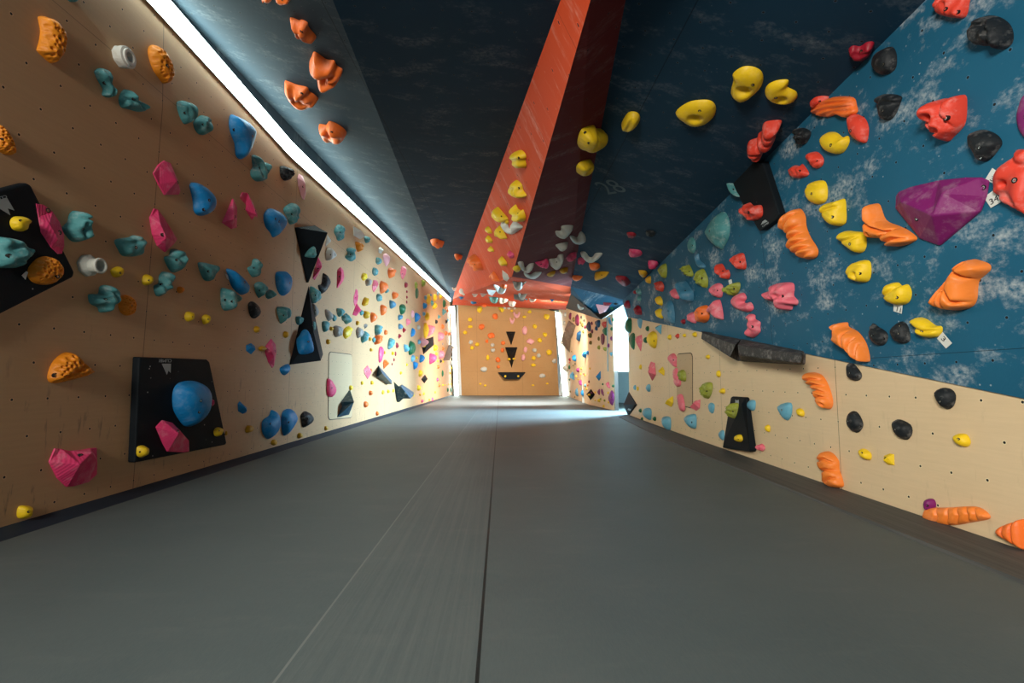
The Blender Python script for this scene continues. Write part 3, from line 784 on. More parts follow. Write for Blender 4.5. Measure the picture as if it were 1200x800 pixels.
vl6, *_r = volume('black tapered volume with a folded facet standing on the right plywood wall', 'black tapered volume', [(856.2, 465.5, .03), (858, 464.3, .03), (873.8, 465.3, .03), (875, 467, .03), (879.6, 527.3, .06), (878, 529, .06), (846.6, 524.6, .05), (847.2, 521, .05), (869, 473, .10)], [(0, 8, 2, 1), (2, 8, 4, 3), (8, 7, 6, 5, 4), (0, 7, 8)], only='right plywood')
volume('black diamond volume at the foot of the right plywood wall, next to the doorway', 'black diamond volume', [(737, 458.6, .0), (744, 474, .05), (736.4, 488, 0), (730.6, 474, .12)], [(0, 3, 1), (3, 2, 1)], only=None)
# far right wall
volume('dark brown kite volume beside the right light line, far right plywood wall', 'dark brown kite volume', [(666.6, 375.3, 0), (670.3, 381.3, .15), (668.5, 393, .1), (667, 399, 0), (661.6, 386, .3)], [(0, 4, 3, 2, 1)], VOLN, only='far right')
volume('big brown pointed volume below the dark brown kite, far right plywood wall', 'big brown pointed volume', [(661, 389, .3), (667.2, 399, .05), (667.6, 413, 0), (657, 401, .35)], [(0, 3, 2, 1)], VOLN, only='far right')
volume('black shard volume with yellow hold low on the far right plywood wall', 'black shard volume', [(692.6, 455.6, 0), (693.4, 462, .1), (692.2, 468.8, 0), (687.2, 461.8, .2)], [(0, 3, 2, 1)], only='far right')
access_panel([(384.8, 411.5), (412.3, 415), (412.3, 489.5), (384.0, 492.2)], 'left plywood', 'pale rounded access panel set flush in the left plywood wall', HATCH)
access_panel([(793.5, 414.2), (812.0, 412.8), (812.0, 479), (793.5, 474)], 'right plywood', 'pale rounded access panel set flush in the right plywood wall', HATCH)

build_bvh()

L = 'left plywood'
# ------------------------------------------------------------------ left wall, near part
def P(*a, **k): return poly(*a, **k)
P(A1, 'c', 'amber', '238,96 300,105 345,150 375,200 378,250 360,320 310,370 270,350 215,300 215,280 232,235 242,180 235,130', bolt='352,235', label='amber crater-pitted hold at upper left, highest of the left plywood wall', lm='top left pitted hold')
tube((140, 67), (153, 68), 12, 12, 9.2, 5.4, 'white', 'white ring-shaped tube hold between the two highest amber pitted holds', 'white ring hold')
P(A1, 'c', 'amber', '870,285 905,262 945,280 985,330 1010,380 1022,430 1010,470 970,490 930,455 895,410 870,340', bolt='982,385', label='amber crater-pitted hold right of the white ring hold, under the light line')
P(A1, 'o', 'teal', '553,415 600,400 640,412 655,450 655,480 672,530 668,565 640,572 600,560 600,545 605,520 585,490 560,450', g='600,425 640,500 640,560', label='teal folded jug hanging just below left of the white ring hold')
P(A1, 'o', 'teal', '697,570 725,530 760,528 785,570 850,620 848,650 820,655 760,640 710,630 695,600', g='705,575 760,590 840,640', bolt='780,578', label='teal folded hold pointing right, directly below the white ring hold')
P(A1, 'o', 'teal', '1035,600 1080,590 1130,605 1150,650 1145,700 1090,728 1060,700 1040,650', g='1060,610 1080,720|1100,605 1120,715', label='teal grooved hold under the right amber pitted hold, left of its twin')
P(A1, 'o', 'teal', '1130,720 1165,690 1200,675 1235,690 1245,720 1225,780 1180,790 1145,765')
P(A1, 'o', 'teal', '380,-40 460,-40 455,5 430,12 400,5', only=L, label='teal hold cut off by the top edge of the photo, left plywood wall')
P(A2, 'c', 'amber', '-50,-20 0,-20 40,20 75,70 90,120 85,155 50,158 10,145 -50,100', only=L, label='amber crater-pitted hold cut off by the left edge of the photo')
P(A2, 'f', 'pink', '900,265 930,215 965,190 1000,205 1040,300 1058,370 1050,390 965,392 930,330', inner='985,318,1|1035,312,.7|930,262,.5', bolt='1000,308', label='pink ribbed hold, upper of two left of the blue sloper on left plywood wall', lm='upper pink ribbed hold')
P(A2, 'f', 'pink', '880,525 905,470 925,475 960,520 1040,650 1030,670 970,728 925,690 895,620', inner='940,560,.8|975,640,1', bolt='978,610', label='pink fan-ribbed hold, lower of two left of the blue sloper', lm='fan-ribbed pink hold')
P(A6, 'd', 'blue', '130,400 160,382 220,395 270,430 305,470 318,530 290,590 240,615 190,612 160,580 155,520 140,450', bolt='275,508 238,570', label='blue bean-shaped sloper on left plywood wall beside the pink ribbed holds', lm='blue bean sloper')
P(A2, 'f', 'pink', '212,442 260,450 310,490 350,550 375,620 378,690 365,735 340,738 300,700 240,610 225,520', inner='290,560,.9|340,650,1|240,580,.6', bolt='335,590 282,482', only=L, label='tall pink hold overlapping the right edge of the tilted black volume', lm='tall pink hold')
P(A2, 'o', 'teal', '362,580 405,550 420,510 450,487 490,490 520,520 515,565 533,600 530,640 500,655 470,668 430,662 400,640 370,610', g='430,520 510,540|450,560 460,650', bolt='482,590', only=L, label='teal three-lobed jug right of the tall pink hold', lm='three-lobed teal jug')
P(A2, 'o', 'teal', '668,665 690,648 760,640 800,628 850,655 845,690 825,740 790,752 720,748 690,710', g='680,672 760,668 830,650', bolt='798,697', label='teal scoop hold right of the three-lobed jug, above the grey tube', lm='teal scoop hold')
P(A2, 'o', 'teal', '960,755 1000,745 1010,715 1045,708 1080,730 1088,770 1080,790 1070,820 1040,845 1010,840 975,800', g='1000,750 1030,770 1060,740', bolt='1040,780')
P(A2, 'j', 'yellow', '55,550 80,520 130,518 165,528 185,555 160,570 150,600 110,605 70,590', bolt='122,541', label='yellow beaked jug in the middle of the tilted black volume')
P(A2, 'o', 'teal', '-40,650 50,643 100,655 150,690 190,705 195,735 170,765 140,770 110,810 60,820 -40,800', g='20,690 90,690 160,720|30,780 100,770', bolt='62,750', label='big teal fish-like jug on the tilted black volume, cut by the left edge')
P(A3, 'c', 'amber', '160,80 190,40 230,10 280,2 330,20 360,60 362,110 330,150 280,168 210,160 165,130', bolt='340,120', label='amber egg-shaped bumpy hold at the lower corner of the tilted black volume', lm='amber egg hold')
tube((101, 311), (118.6, 311), 13, 8.2, 9.2, 6.4, 'bone', 'grey-white tube hold with a round mouth, left plywood wall', 'grey-white tube hold')
P(A3, 'j', 'yellow', '645,85 665,70 700,60 722,80 715,110 690,125 660,118', bolt='703,97', label='small yellow bird-like hold touching the right side of the grey-white tube')
P(A3, 'k', 'yellow', '830,145 845,112 880,108 900,130 895,160 865,172 838,165', bolt='880,143')
P(A3, 'o', 'teal', '898,175 935,160 940,120 965,92 1005,98 1010,140 1008,190 980,205 940,235 910,225', g='930,180 990,160')
small(A3, 'amber k 1058 197 45 42')
P(A3, 'o', 'teal', '515,250 520,222 585,220 600,180 640,170 680,200 690,240 670,290 630,325 595,328 580,300 530,280', g='600,190 650,230 660,300|530,240 600,250', bolt='622,258', label='teal anvil-shaped jug under the grey-white tube', lm='teal anvil jug')
P(A3, 'c', 'amber', '690,260 710,232 750,228 790,255 797,300 780,340 740,348 700,320', bolt='775,288', label='round amber bumpy hold touching the teal anvil-shaped jug')
P(A3, 'k', 'yellow', '1080,350 1095,328 1128,325 1140,345 1132,375 1105,382 1085,372', bolt='1128,354')
P(A7, 'k', 'yellow', '217,622 225,600 262,588 280,605 282,630 262,655 232,658', bolt='264,624')
P(A3, 'c', 'amber', '275,700 300,630 350,580 400,562 440,580 480,620 540,670 540,685 500,705 400,730 320,745 285,735', g='300,738 380,690 460,640', bolt='460,628 325,704', label='amber half-dome bumpy hold with flat underside, low on left plywood wall', lm='amber half-dome hold')
P(A4, 'f', 'pink', '292,405 325,325 360,328 410,340 480,335 530,325 570,322 572,400 570,480 520,525 440,548 395,552 340,500', inner='400,360,1|350,405,.8|540,350,.7|470,420,1', bolt='460,418', label='wide pink striated hold low on the left plywood wall near the mats', lm='wide pink striated hold')
P(A4, 'k', 'yellow', '98,690 115,662 180,662 190,680 185,725 150,740 105,730', bolt='168,695', label='yellow foothold lowest at the left, just above the mats')
P(A8, 'd', 'blue', '8,470 15,400 50,355 110,338 180,338 240,360 275,410 282,480 265,560 220,620 160,655 110,650 60,600 20,540', bolt='215,478 200,553', res=34, label='big blue dome sloper on the low black board volume', lm='big blue dome')
P(A4, 'f', 'rose', '918,200 955,160 1010,175 1060,225 1108,280 1110,345 1080,350 985,345 960,300', inner='1048,240,1|1000,310,.9|960,190,.5', bolt='1045,265', label='pink faceted hold on the low black board, below the big blue dome', mat=PAL['pink'][0])
small(A8, 'pink f 297 490 32 52', label='tiny pink hold peeking out right of the big blue dome')
P(A8, 'j', 'yellow', '300,690 320,667 355,665 367,685 345,725 310,722', bolt='343,690', label='small yellow jug at the right side of the low black board volume')
small(A8, 'gold k 392 705 18 34', only=L, label='tiny dark yellow foothold just off the right edge of the low black board')
P(A4, 'k', 'yellow', '798,340 805,315 850,308 873,325 870,365 840,380 805,368', bolt='828,348', label='yellow foothold at the lower left corner of the low black board')
P(A6, 'd', 'blue', '408,-30 424,-95 470,-80 540,-50 590,0 598,60 575,120 540,180 500,218 470,210 455,180 450,110 420,40', bolt='430,20 575,55', res=30, label='big blue teardrop sloper high on the left plywood wall, against the light line', lm='blue teardrop sloper')
P(A6, 'o', 'teal', '575,200 600,190 625,215 635,240 670,240 692,280 680,320 650,345 640,372 600,372 562,340 560,300 580,270', g='585,200 600,330|635,240 640,340', label='teal double-lobed jug just below the blue teardrop sloper', lm='double-lobed teal jug')
P(A6, 'r', 'black', '765,310 775,265 850,285 858,320 815,370 775,345', label='small black knobbly hold next to the light line, right of the double-lobed teal jug')
P(A6, 'f', 'blush', '890,350 905,320 935,335 955,390 960,470 945,505 925,490 895,410', label='narrow pale pink ribbed hold hugging the light line')
P(A6, 'f', 'pink', '440,495 468,560 466,700 430,710 365,665', inner='440,640,1|430,600,.8', hfac=.6, label='pink three-sided prism hold right of the blue bean sloper', lm='pink prism hold')
P(A6, 'f', 'pink', '485,480 505,450 550,455 600,530 635,600 630,650 610,688 580,650 515,570', inner='560,560,1|600,610,.9|510,490,.6', bolt='595,560', label='long slanted pink hold between the pink prism and a blue sloper')
P(A6, 'd', 'blue', '650,620 680,575 720,567 775,590 810,640 800,700 760,745 725,768 700,730 665,690', bolt='765,660 740,640', label='blue rounded sloper right of the slanted pink hold, above the teal holds', lm='blue rounded sloper')
P(A6, 'o', 'teal', '790,580 810,550 870,527 910,560 908,600 880,655 855,678 835,665 820,625', bolt='860,600', label='teal hold touching the upper right side of the blue rounded sloper')
P(A7, 'o', 'teal', '188,230 235,225 300,240 345,250 352,280 320,300 290,320 280,352 245,350 215,310', g='200,240 300,262 345,270')
P(A7, 'd', 'blue', '388,270 430,280 490,320 540,370 545,420 520,452 490,440 440,400 410,340', bolt='520,365', label='blue slanted leaf-shaped sloper with a white tag behind it', lm='blue leaf sloper')
P(A7, 'o', 'teal', '350,410 400,410 460,430 503,465 490,500 430,520 410,560 375,560 352,520', bolt='392,487 430,500', label='wide teal hold under the blue leaf-shaped sloper', lm='wide teal hold')
P(A7, 'o', 'teal', '535,265 575,245 590,205 625,200 637,230 632,280 600,325 570,320', g='545,270 600,240 625,210')
P(A7, 'd', 'blue', '735,300 770,287 830,292 852,330 850,400 820,450 780,455 745,410 732,350', bolt='838,370', label='upright blue oval sloper left of the black wedge volume', lm='blue oval sloper')
P(A7, 'o', 'teal', '585,375 640,360 678,385 680,420 640,455 625,475 600,445 588,415')
P(A7, 'o', 'teal', '665,440 700,415 735,445 710,478 670,475')
P(A7, 'd', 'black', '542,520 580,498 620,530 632,580 600,618 560,600', bolt='600,548', label='smooth black oval hold below the teal holds, left plywood wall', lm='black oval hold')
P(A7, 'o', 'teal', '742,545 790,535 840,545 843,590 820,625 800,630 780,655 765,620')
small(A7, 'yellow k 132 605 70 70;gold k 607 695 46 50;gold k 811 731 42 50')
P(A7, 'o', 'teal', '880,605 930,608 928,640 905,665 882,650', label='small teal hold on the left edge of the tall black triangle volume')
P(A8, 'f', 'blue', '530,85 570,72 600,90 597,125 570,150 530,125')
small(A8, 'gold k 643 110 58 40')
P(A8, 'f', 'pink', '665,90 715,40 750,80 757,130 738,230 725,247 690,210 660,140', inner='700,130,1|725,165,.9', bolt='725,125', label='pink diamond-shaped hold left of the tall black triangle volume', lm='pink diamond hold')
P(A8, 'd', 'blue', '768,245 835,218 835,270 805,297 775,280')
P(A8, 'f', 'steel', '470,500 485,480 545,525 540,560 515,568 475,550', mat=PAL['blue'][0])
P(A8, 'j', 'gold', '524,680 540,650 575,655 578,680 560,700 530,700')
small(A8, 'gold j 727 772 45 48;gold k 908 722 38 42;gold k 1093 670 28 33;gold k 1108 62 32 38')
P(A8, 'd', 'blue', '637,650 650,610 700,580 718,542 750,560 768,610 768,660 740,715 690,745 650,710', label='left of two touching blue slopers low on the left plywood wall', lm='left blue low sloper')
P(A8, 'd', 'blue', '775,600 790,550 830,533 870,545 892,590 880,640 820,710 795,718 778,660', label='right of two touching blue slopers low on the left plywood wall', lm='right blue low sloper')
P(A8, 'd', 'black', '912,580 945,550 985,565 1003,605 985,640 935,665 920,620', bolt='970,602', label='black rounded hold right of the two touching blue slopers')
P(A8, 'd', 'blue', '885,50 905,20 930,-20 960,-22 985,20 1008,110 985,140 920,152 895,130', bolt='965,65', label='blue bell-shaped sloper on the tall black triangle volume', only=None)
P(C1, 'o', 'teal', '170,590 200,540 265,488 300,510 305,605 260,622 180,610', bolt='262,575', label='teal pointed hold on the face of the black wedge volume')
P(C3, 'd', 'pink', '290,425 330,445 358,490 360,530 335,565 290,550', only=L, label='pink half-disc hold at the left edge of the pale access panel', lm='pink half-disc hold')
small(C3, 'yellow k 475 495 30 40')
P(C3, 'f', 'rose', '575,350 610,320 635,345 635,390 612,428 580,385')
small(C3, '''orange k 632 358 18 28;yellow k 563 457 22 30;yellow k 640 455 26 32;orange k 630 535 34 40;orange k 592 625 36 50;orange k 682 695 28 36
gold k 632 198 30 28;grey r 540 65 58 85;gold k 625 115 26 30;teal o 655 122 28 45;orange k 748 62 28 40''')
P(C3, 'o', 'teal', '660,10 715,5 720,35 680,80 662,75'); P(C3, 'r', 'grey', '335,20 390,12 405,50 390,90 350,95'); P(C3, 'c', 'yellow', '412,60 430,30 470,12 482,35 470,80 440,112 415,90')
P(C3, 'o', 'teal', '550,115 565,70 600,52 618,70 600,120 570,145'); P(C3, 'o', 'orange', '665,90 700,78 720,90 710,120 670,158 655,145')
P(C1, 'o', 'teal', '510,310 560,240 610,232 640,270 640,340 600,415 560,410 545,370', bolt='585,318', label='teal jug right of the black wedge volume, just under the roof light', lm='teal jug by the wedge')
P(C1, 'f', 'white', '440,350 485,430 410,490', only=L, label='off-white angular hold half hidden behind the black wedge volume')
P(C1, 'j', 'white', '415,600 430,520 460,500 540,580 520,620 430,655', p='480,580,18', label='off-white pocketed hold right of the black wedge volume')
P(C1, 'f', 'white', '705,250 840,320 890,345 860,400 710,360', label='long off-white slab hold against the light line above an amber hold', lm='off-white slab')
P(C1, 'o', 'teal', '850,385 885,365 940,380 910,445 870,435'); P(C1, 'r', 'amber', '750,440 790,430 860,455 820,540 790,545 760,490', label='rough amber hold below the off-white slab')
P(C1, 'o', 'teal', '665,520 740,500 765,530 750,570 730,590 745,640 735,662 655,630 645,600 690,570'); P(C1, 'f', 'white', '1010,510 1060,490 1115,520 1080,570 1010,560')
P(C1, 'd', 'blush', '1085,600 1110,570 1150,575 1165,620 1150,700 1135,720 1095,650'); small(C1, 'teal o 1035 660 70 90')
small(C2, 'teal o 995 82 70 98;teal o 520 625 55 85;teal o 838 565 50 70;teal o 1130 305 50 60;teal o 1045 385 75 90;gold k 790 685 50 55;grey f 885 720 60 60;gold k 483 750 50 50')
P(C2, 'f', 'pink', '555,60 600,28 635,60 650,150 635,190 560,275 545,270 550,150', inner='600,90,1|590,180,.9', label='upright pink hold with a pale tip, right of the black crescent hold', lm='upright pink hold')
P(C1, 'f', 'pink', '340,615 385,685 290,880 262,860 300,730', only=L, label='narrow pink strip hold behind the right edge of the black wedge volume')
P(C2, 'd', 'black', '400,100 440,140 462,210 440,270 375,342 325,260 340,235 370,230 385,170', label='black crescent-shaped hold with chalk, right of the black wedge volume', lm='black crescent hold')
P(C2, 'o', 'teal', '230,265 270,265 330,310 368,375 340,420 245,448', only=L, label='teal fan-shaped hold behind the top of the tall black triangle volume')
P(C2, 'd', 'grey', '260,460 300,480 340,550 305,612 280,580', only=L); P(C2, 'd', 'grey', '405,540 440,525 490,570 510,620 460,660 425,620')
small(C2, 'teal s 285 715 32 110', only=L)
P(C2, 'o', 'teal', '545,510 630,520 638,560 590,612 550,580'); P(C2, 'o', 'teal', '600,600 650,585 690,570 695,610 718,650 700,695 665,690 640,665 605,650')
P(C2, 'f', 'pink', '740,400 775,285 800,300 805,400 790,450 760,490 742,440', label='tall pink blade hold standing on a second pink hold, left plywood wall', lm='pink blade hold')
P(C2, 'f', 'pink', '730,590 740,560 800,455 830,500 825,560 790,600', label='pink angular hold directly under the tall pink blade hold')
P(C2, 'o', 'gold', '840,450 880,390 915,385 915,430 885,485 845,475'); small(C2, 'gold o 895 585 80 100;yellow o 868 140 75 95;grey o 912 205 85 90')
P(C2, 'd', 'orange', '945,570 975,558 1025,600 1020,640 960,680 940,640'); P(C2, 'f', 'rose', '960,250 985,175 1045,190 1040,230 985,325 960,290')
P(C2, 'o', 'orange', '1045,240 1080,190 1130,210 1145,260 1120,290 1090,335 1060,330', label='largest orange folded jug of the cluster on the left plywood wall', lm='orange folded jug')
P(C2, 'o', 'orange', '1060,480 1110,470 1140,515 1110,575 1075,595 1055,540'); P(C2, 'o', 'teal', '370,690 400,660 470,670 455,730 420,785 385,775')
P(C4, 'o', 'orange', '155,430 175,375 240,370 245,430 245,480 185,500'); P(C4, 'f', 'rose', '315,420 350,345 400,350 398,420 360,520 335,490', label='rose pink teardrop hold by the light line above a column of red dots', lm='rose teardrop hold')
small(C4, 'crimson k 392 585 45 75;crimson k 402 672 22 35;crimson k 402 742 22 40;olive s 520 590 40 90;green s 530 690 42 140;orange o 240 715 90 100')
P(C4, 'd', 'olive', '590,520 645,545 600,612')
P(C4, 'o', 'orange', '712,50 700,30 740,-5 790,-5 820,25 875,60 865,85 820,110 770,75 740,62', label='orange jug on navy roof panel just right of the dark grey panel')
P(C4, 'o', 'orange', '1005,215 1030,180 1110,235 1095,265 1035,262', label='small orange jug on the navy roof panel beside the red roof stripe')
small(E3, '''yellow d 120 170 85 210;yellow d 238 135 70 150;yellow d 230 290 90 130 -30;yellow d 340 130 65 80;blue d 45 290 95 115;sky s 60 140 50 90 30;steel k 160 90 35 50;teal s 185 240 55 110 20;sky s 290 60 30 70 20
green d 410 250 60 150;teal f 410 400 110 140;orange k 450 330 30 40;orange k 478 385 30 50;yellow d 90 490 95 170;sky s 30 440 60 80 30;teal f 315 500 70 90;black k 262 590 55 85;black k 450 590 40 70;sky k 480 560 30 60
orange k 385 680 55 85;grey k 535 495 45 60;grey k 570 635 50 50;grey k 585 755 45 50;sky k 525 215 40 30''')
P(C5, 'd', 'steel', '170,80 215,75 260,110 255,160 205,182 172,150'); P(C5, 'd', 'green', '305,145 385,125 390,200 345,258 315,225', label='dark green shield-shaped hold under the column of red dots', lm='green shield hold')
small(C5, '''steel o 315 295 65 80;steel o 312 410 65 75;crimson f 370 452 50 75;crimson f 313 532 50 70;crimson k 400 97 18 42;blush s 475 250 40 100 15;bone j 552 415 45 65;yellow d 645 460 70 195
sky k 560 605 45 65;yellow k 620 655 50 40;yellow k 768 680 55 85;olive k 780 755 35 50;orange k 865 690 35 45;grey k 858 630 18 30;orange k 863 410 35 65;orange k 905 493 38 55;orange k 948 505 35 50;crimson f 282 650 45 80
gold k 118 740 25 45;yellow k 222 750 35 50;crimson k 257 755 22 60''')
P(C5, 'f', 'rose', '395,310 455,310 450,350 405,402 390,380'); P(C5, 'd', 'blue', '500,250 530,230 570,260 570,310 520,352 503,320'); P(C5, 'd', 'blue', '450,500 480,425 510,470 490,530 455,540')
P(C5, 'd', 'rose', '680,395 740,390 765,430 730,480 665,540 680,470'); P(C5, 'd', 'rose', '790,490 860,480 880,520 840,560 790,600'); P(C5, 'd', 'blush', '555,570 600,555 675,590 670,630 600,670 560,680')
P(C5, 'o', 'teal', '155,640 185,565 235,560 245,620 200,695 155,690', label='teal arched jug left of the dark green jug, left plywood wall', lm='teal arched jug')
P(C5, 'o', 'sky', '355,650 400,640 425,720 385,730'); P(C5, 'o', 'green', '425,640 460,590 510,640 505,740 440,775 420,720', label='big dark green jug above two blue holds, left plywood wall', lm='dark green jug')
P(C5, 'd', 'pink', '40,700 70,662 110,690 105,760 70,860 40,850')
P(C6, 'f', 'orange', '90,170 115,125 165,125 185,170 150,215 110,240', label='orange angular hold at the top of the dark blue sloping wedge', lm='orange angular hold')
P(C6, 'd', 'sky', '455,85 500,60 500,140 460,150'); P(C6, 'd', 'blue', '550,120 580,60 620,70 632,120 600,155 550,160'); P(C6, 'd', 'blue', '480,155 545,155 530,200 498,248')
P(C6, 'd', 'yellow', '550,290 575,250 605,290 600,320 570,342 553,330'); P(C6, 'd', 'pink', '680,60 740,40 785,90 730,145 680,185', label='big pink rounded triangle hold right of two blue holds', lm='big pink triangle hold')
P(C6, 'd', 'rose', '810,20 885,10 880,60 815,118')
small(C6, '''yellow k 525 100 35 40;crimson k 238 125 22 45;crimson k 213 180 18 30;yellow k 403 187 25 38;yellow k 325 293 38 42;yellow k 555 485 50 75;yellow k 97 540 35 55;yellow k 165 528 35 48;yellow k 228 520 25 45
yellow k 490 583 15 30;gold k 570 570 28 35;yellow k 618 558 26 38;pink k 600 652 30 45;gold k 688 636 26 32;pink k 728 630 24 52;gold k 762 540 26 30;black f 837 143 40 50;yellow k 865 150 20 28;yellow k 797 140 18 30
orange k 803 215 40 50;green s 857 300 28 85;pink k 793 380 28 52;orange k 815 378 14 22;orange k 818 452 26 44;yellow k 862 447 20 28;yellow k 895 447 18 22;yellow k 937 440 18 22;yellow k 988 435 16 24
green s 925 510 22 52;green s 988 508 22 66;yellow k 955 297 26 32;yellow k 962 370 16 22;grey k 1012 372 18 24;yellow k 970 163 22 28;yellow k 992 228 20 24;bone s 1010 165 34 70;grey k 990 95 26 30''')
small(E8, 'bone f 300 130 50 70')

# ------------------------------------------------------------------ dark grey roof panel
G_ = 'dark grey roof'
P(A5, 'o', 'orange', '545,120 570,115 600,125 620,112 655,130 655,170 690,235 688,262 665,258 630,235 600,225 575,190 565,155', g='600,125 605,190 640,235', label='orange two-horned jug on dark grey roof panel, highest fully visible one', lm='two-horned orange jug', only=G_)
P(A5, 'o', 'orange', '685,305 710,310 760,350 810,352 822,390 855,415 850,440 838,470 800,490 760,502 720,490 703,450 705,430 670,410 658,385 670,350', g='680,400 740,420 830,410|760,440 840,440', p='757,425,16', bolt='757,425', label='largest orange jug on the dark grey roof panel, knotted shape', lm='large orange roof jug', only=G_)
P(A5, 'o', 'orange', '515,485 535,480 590,500 650,508 662,540 690,560 712,590 700,605 655,628 600,625 550,600 520,560', g='560,490 590,570|600,570 655,520|620,580 700,570', label='orange shell-shaped jug below left of the largest orange roof jug', lm='orange shell jug', only=G_)
P(A5, 'o', 'orange', '715,745 745,742 760,740 780,708 830,725 875,770 870,805 800,830 750,815 725,780', g='760,745 790,780', label='lowest orange jug on the dark grey roof panel', only=G_)
P(A5, 'o', 'orange', '380,0 435,-25 440,5 415,14', only=G_, label='left of two orange roof jugs cut off by the top edge of the photo')
P(A5, 'o', 'orange', '462,-15 545,-20 543,12 500,27 475,12', only=G_, label='right of two orange roof jugs cut off by the top edge of the photo')
# ------------------------------------------------------------------ stripe of the roof
P(D2, 'j', 'yellow', '228,290 260,265 345,232 400,245 412,280 390,310 392,350 370,378 310,378 275,355 270,330 235,315', g='245,325 320,310 395,290', label='yellow mushroom-shaped jug, highest one on the red roof stripe', lm='yellow mushroom jug')
P(D2, 'j', 'yellow', '230,550 260,505 290,475 335,480 365,500 370,545 405,575 400,595 350,612 280,605 240,585', p='320,556,16', g='270,545 320,520 360,505', label='yellow duck-shaped jug on red roof stripe under the mushroom-shaped jug', lm='yellow duck jug')
P(D2, 'd', 'yellow', '775,80 800,45 905,45 935,85 1030,128 1030,155 960,225 870,252 820,245 785,200 772,150', g='905,50 860,140 830,240', bolt='872,185 850,95', label='big yellow horned sloper on the shaded side of the roof stripe', lm='yellow horned sloper')
P(D2, 'j', 'yellow', '768,355 800,325 870,325 908,345 890,400 840,440 795,435 775,400', p='838,378,18', bolt='838,380', label='yellow cupped jug just below the big yellow horned sloper')
P(C8, 'j', 'yellow', '285,130 300,88 370,120 425,150 410,170 360,190 300,165', g='310,120 350,150 410,155'); P(C8, 'j', 'yellow', '412,100 430,70 450,100 490,105 515,95 530,150 505,185 450,185 430,130', g='430,130 480,140 520,130')
P(C8, 'u', 'white', '350,190 385,185 405,235 430,235 440,180 510,215 490,240 430,275 395,260', label='off-white U-shaped jug under two yellow jugs on the red roof stripe', lm='upper white U jug')
P(C8, 'j', 'yellow', '222,240 260,215 300,230 300,262 250,262'); P(C8, 'j', 'yellow', '305,280 330,215 360,230 410,290 395,302 350,290 330,298', g='335,225 350,290'); P(C8, 'j', 'yellow', '240,330 245,285 300,295 308,320 270,340')
P(C8, 'd', 'yellow', '250,385 265,362 318,370 310,395 265,403'); P(C8, 'j', 'yellow', '335,480 340,438 400,460 405,490 370,505'); P(C8, 'o', 'pink', '385,425 400,398 430,400 465,405 450,440 400,450', label='pink jug at the right edge of the red roof stripe')
P(C8, 'd', 'yellow', '437,520 460,497 495,510 490,535 450,545'); small(C8, 'yellow k 395 182 34 40')
P(C8, 'o', 'orange', '105,450 120,435 160,435 205,460 220,520 190,540 140,520 120,485', g='120,480 200,480|150,510 210,510', label='orange double jug at the left edge of the red roof stripe', lm='orange double jug')
P(C8, 'o', 'orange', '265,580 285,545 330,580 355,610 330,610 290,600'); P(C8, 'o', 'orange', '350,640 370,625 395,645 385,662 355,655')
P(C8, 'f', 'white', '345,540 400,560 412,590 375,620'); P(C8, 'u', 'white', '295,615 330,645 345,680 385,670 375,695 320,690 300,650'); P(C8, 'f', 'white', '245,640 315,690 290,712 260,710'); P(C8, 'f', 'white', '200,680 250,705 205,722')
P(C8, 'f', 'white', '140,690 185,690 180,725 145,720'); P(C8, 'u', 'white', '35,665 70,672 95,700 125,705 105,718 60,700'); small(C8, 'white u 15 668 34 26')
P(C8, 'u', 'white', '472,475 510,470 525,520 555,490 592,488 560,540 520,545 490,520', label='off-white U-shaped jug on the boundary of the red roof stripe and its shaded side', lm='middle white U jug')
P(C8, 'u', 'white', '515,545 560,565 600,545 645,548 610,585 570,595 530,580'); P(C8, 'u', 'white', '430,618 470,635 495,625 510,640 540,610 510,650 465,672')
P(C8, 'o', 'pink', '595,475 650,468 680,450 698,475 690,510 650,510', label='pink bird-shaped jug on the shaded side of the roof stripe', lm='pink bird jug')
P(C8, 'u', 'bone', '745,250 785,250 790,210 865,210 868,235 820,300 790,305 755,290', label='whitish hooked jug, upper left of three on the shaded stripe edge', lm='whitish hooked jug'); P(C8, 'u', 'bone', '845,285 875,285 905,300 925,258 985,262 970,300 910,350 870,330')
P(C8, 'd', 'bone', '740,325 830,325 825,370 790,412 755,370'); P(C8, 'd', 'bone', '700,455 755,460 765,420 803,422 795,480 770,510 720,522')
P(C8, 'o', 'pink', '825,460 850,410 895,405 890,440 850,470'); P(C8, 'o', 'pink', '902,470 925,430 955,450 960,475 930,492')
P(C8, 'u', 'bone', '922,405 960,402 985,440 1010,440 1035,408 1085,410 1050,455 1000,475 950,450', label='wide whitish U-shaped jug on the dark roof', lm='wide whitish U jug')
P(C8, 'd', 'gold', '683,565 715,540 745,540 735,570 695,580'); P(C8, 'd', 'gold', '775,535 800,515 838,520 830,550 785,555'); P(C8, 'd', 'gold', '1022,585 1040,555 1120,540 1125,555 1060,595 1030,597')
P(C8, 'j', 'orange', '985,490 1000,480 1055,482 1060,525 1030,537 990,525', p='1020,515,12'); P(C8, 'd', 'orange', '865,575 935,573 935,590 905,612 870,598')
P(E4c, 'u', 'white', '700,345 740,345 765,400 800,385 835,355 870,355 835,420 760,440 715,400'); P(E4c, 's', 'grey', '620,340 690,350 740,450 830,450 800,490 720,470'); P(E4c, 'u', 'white', '895,440 925,470 975,470 1010,450 1015,480 950,505 905,490'); small(E4c, 'sky d 852 455 50 46')
P(E4c, 's', 'teal', '170,420 240,450 350,430 355,500 290,520 240,490'); P(E4c, 'o', 'bone', '370,370 430,375 440,420 480,370 525,365 500,430 535,440 510,510 440,545 380,500', label='spiky whitish hold cluster piece on the red roof end', lm='spiky whitish hold')
P(E4c, 'o', 'bone', '520,520 600,500 640,490 670,540 640,580 560,570'); P(E4c, 'o', 'yellow', '360,600 420,605 470,630 430,690 380,650')
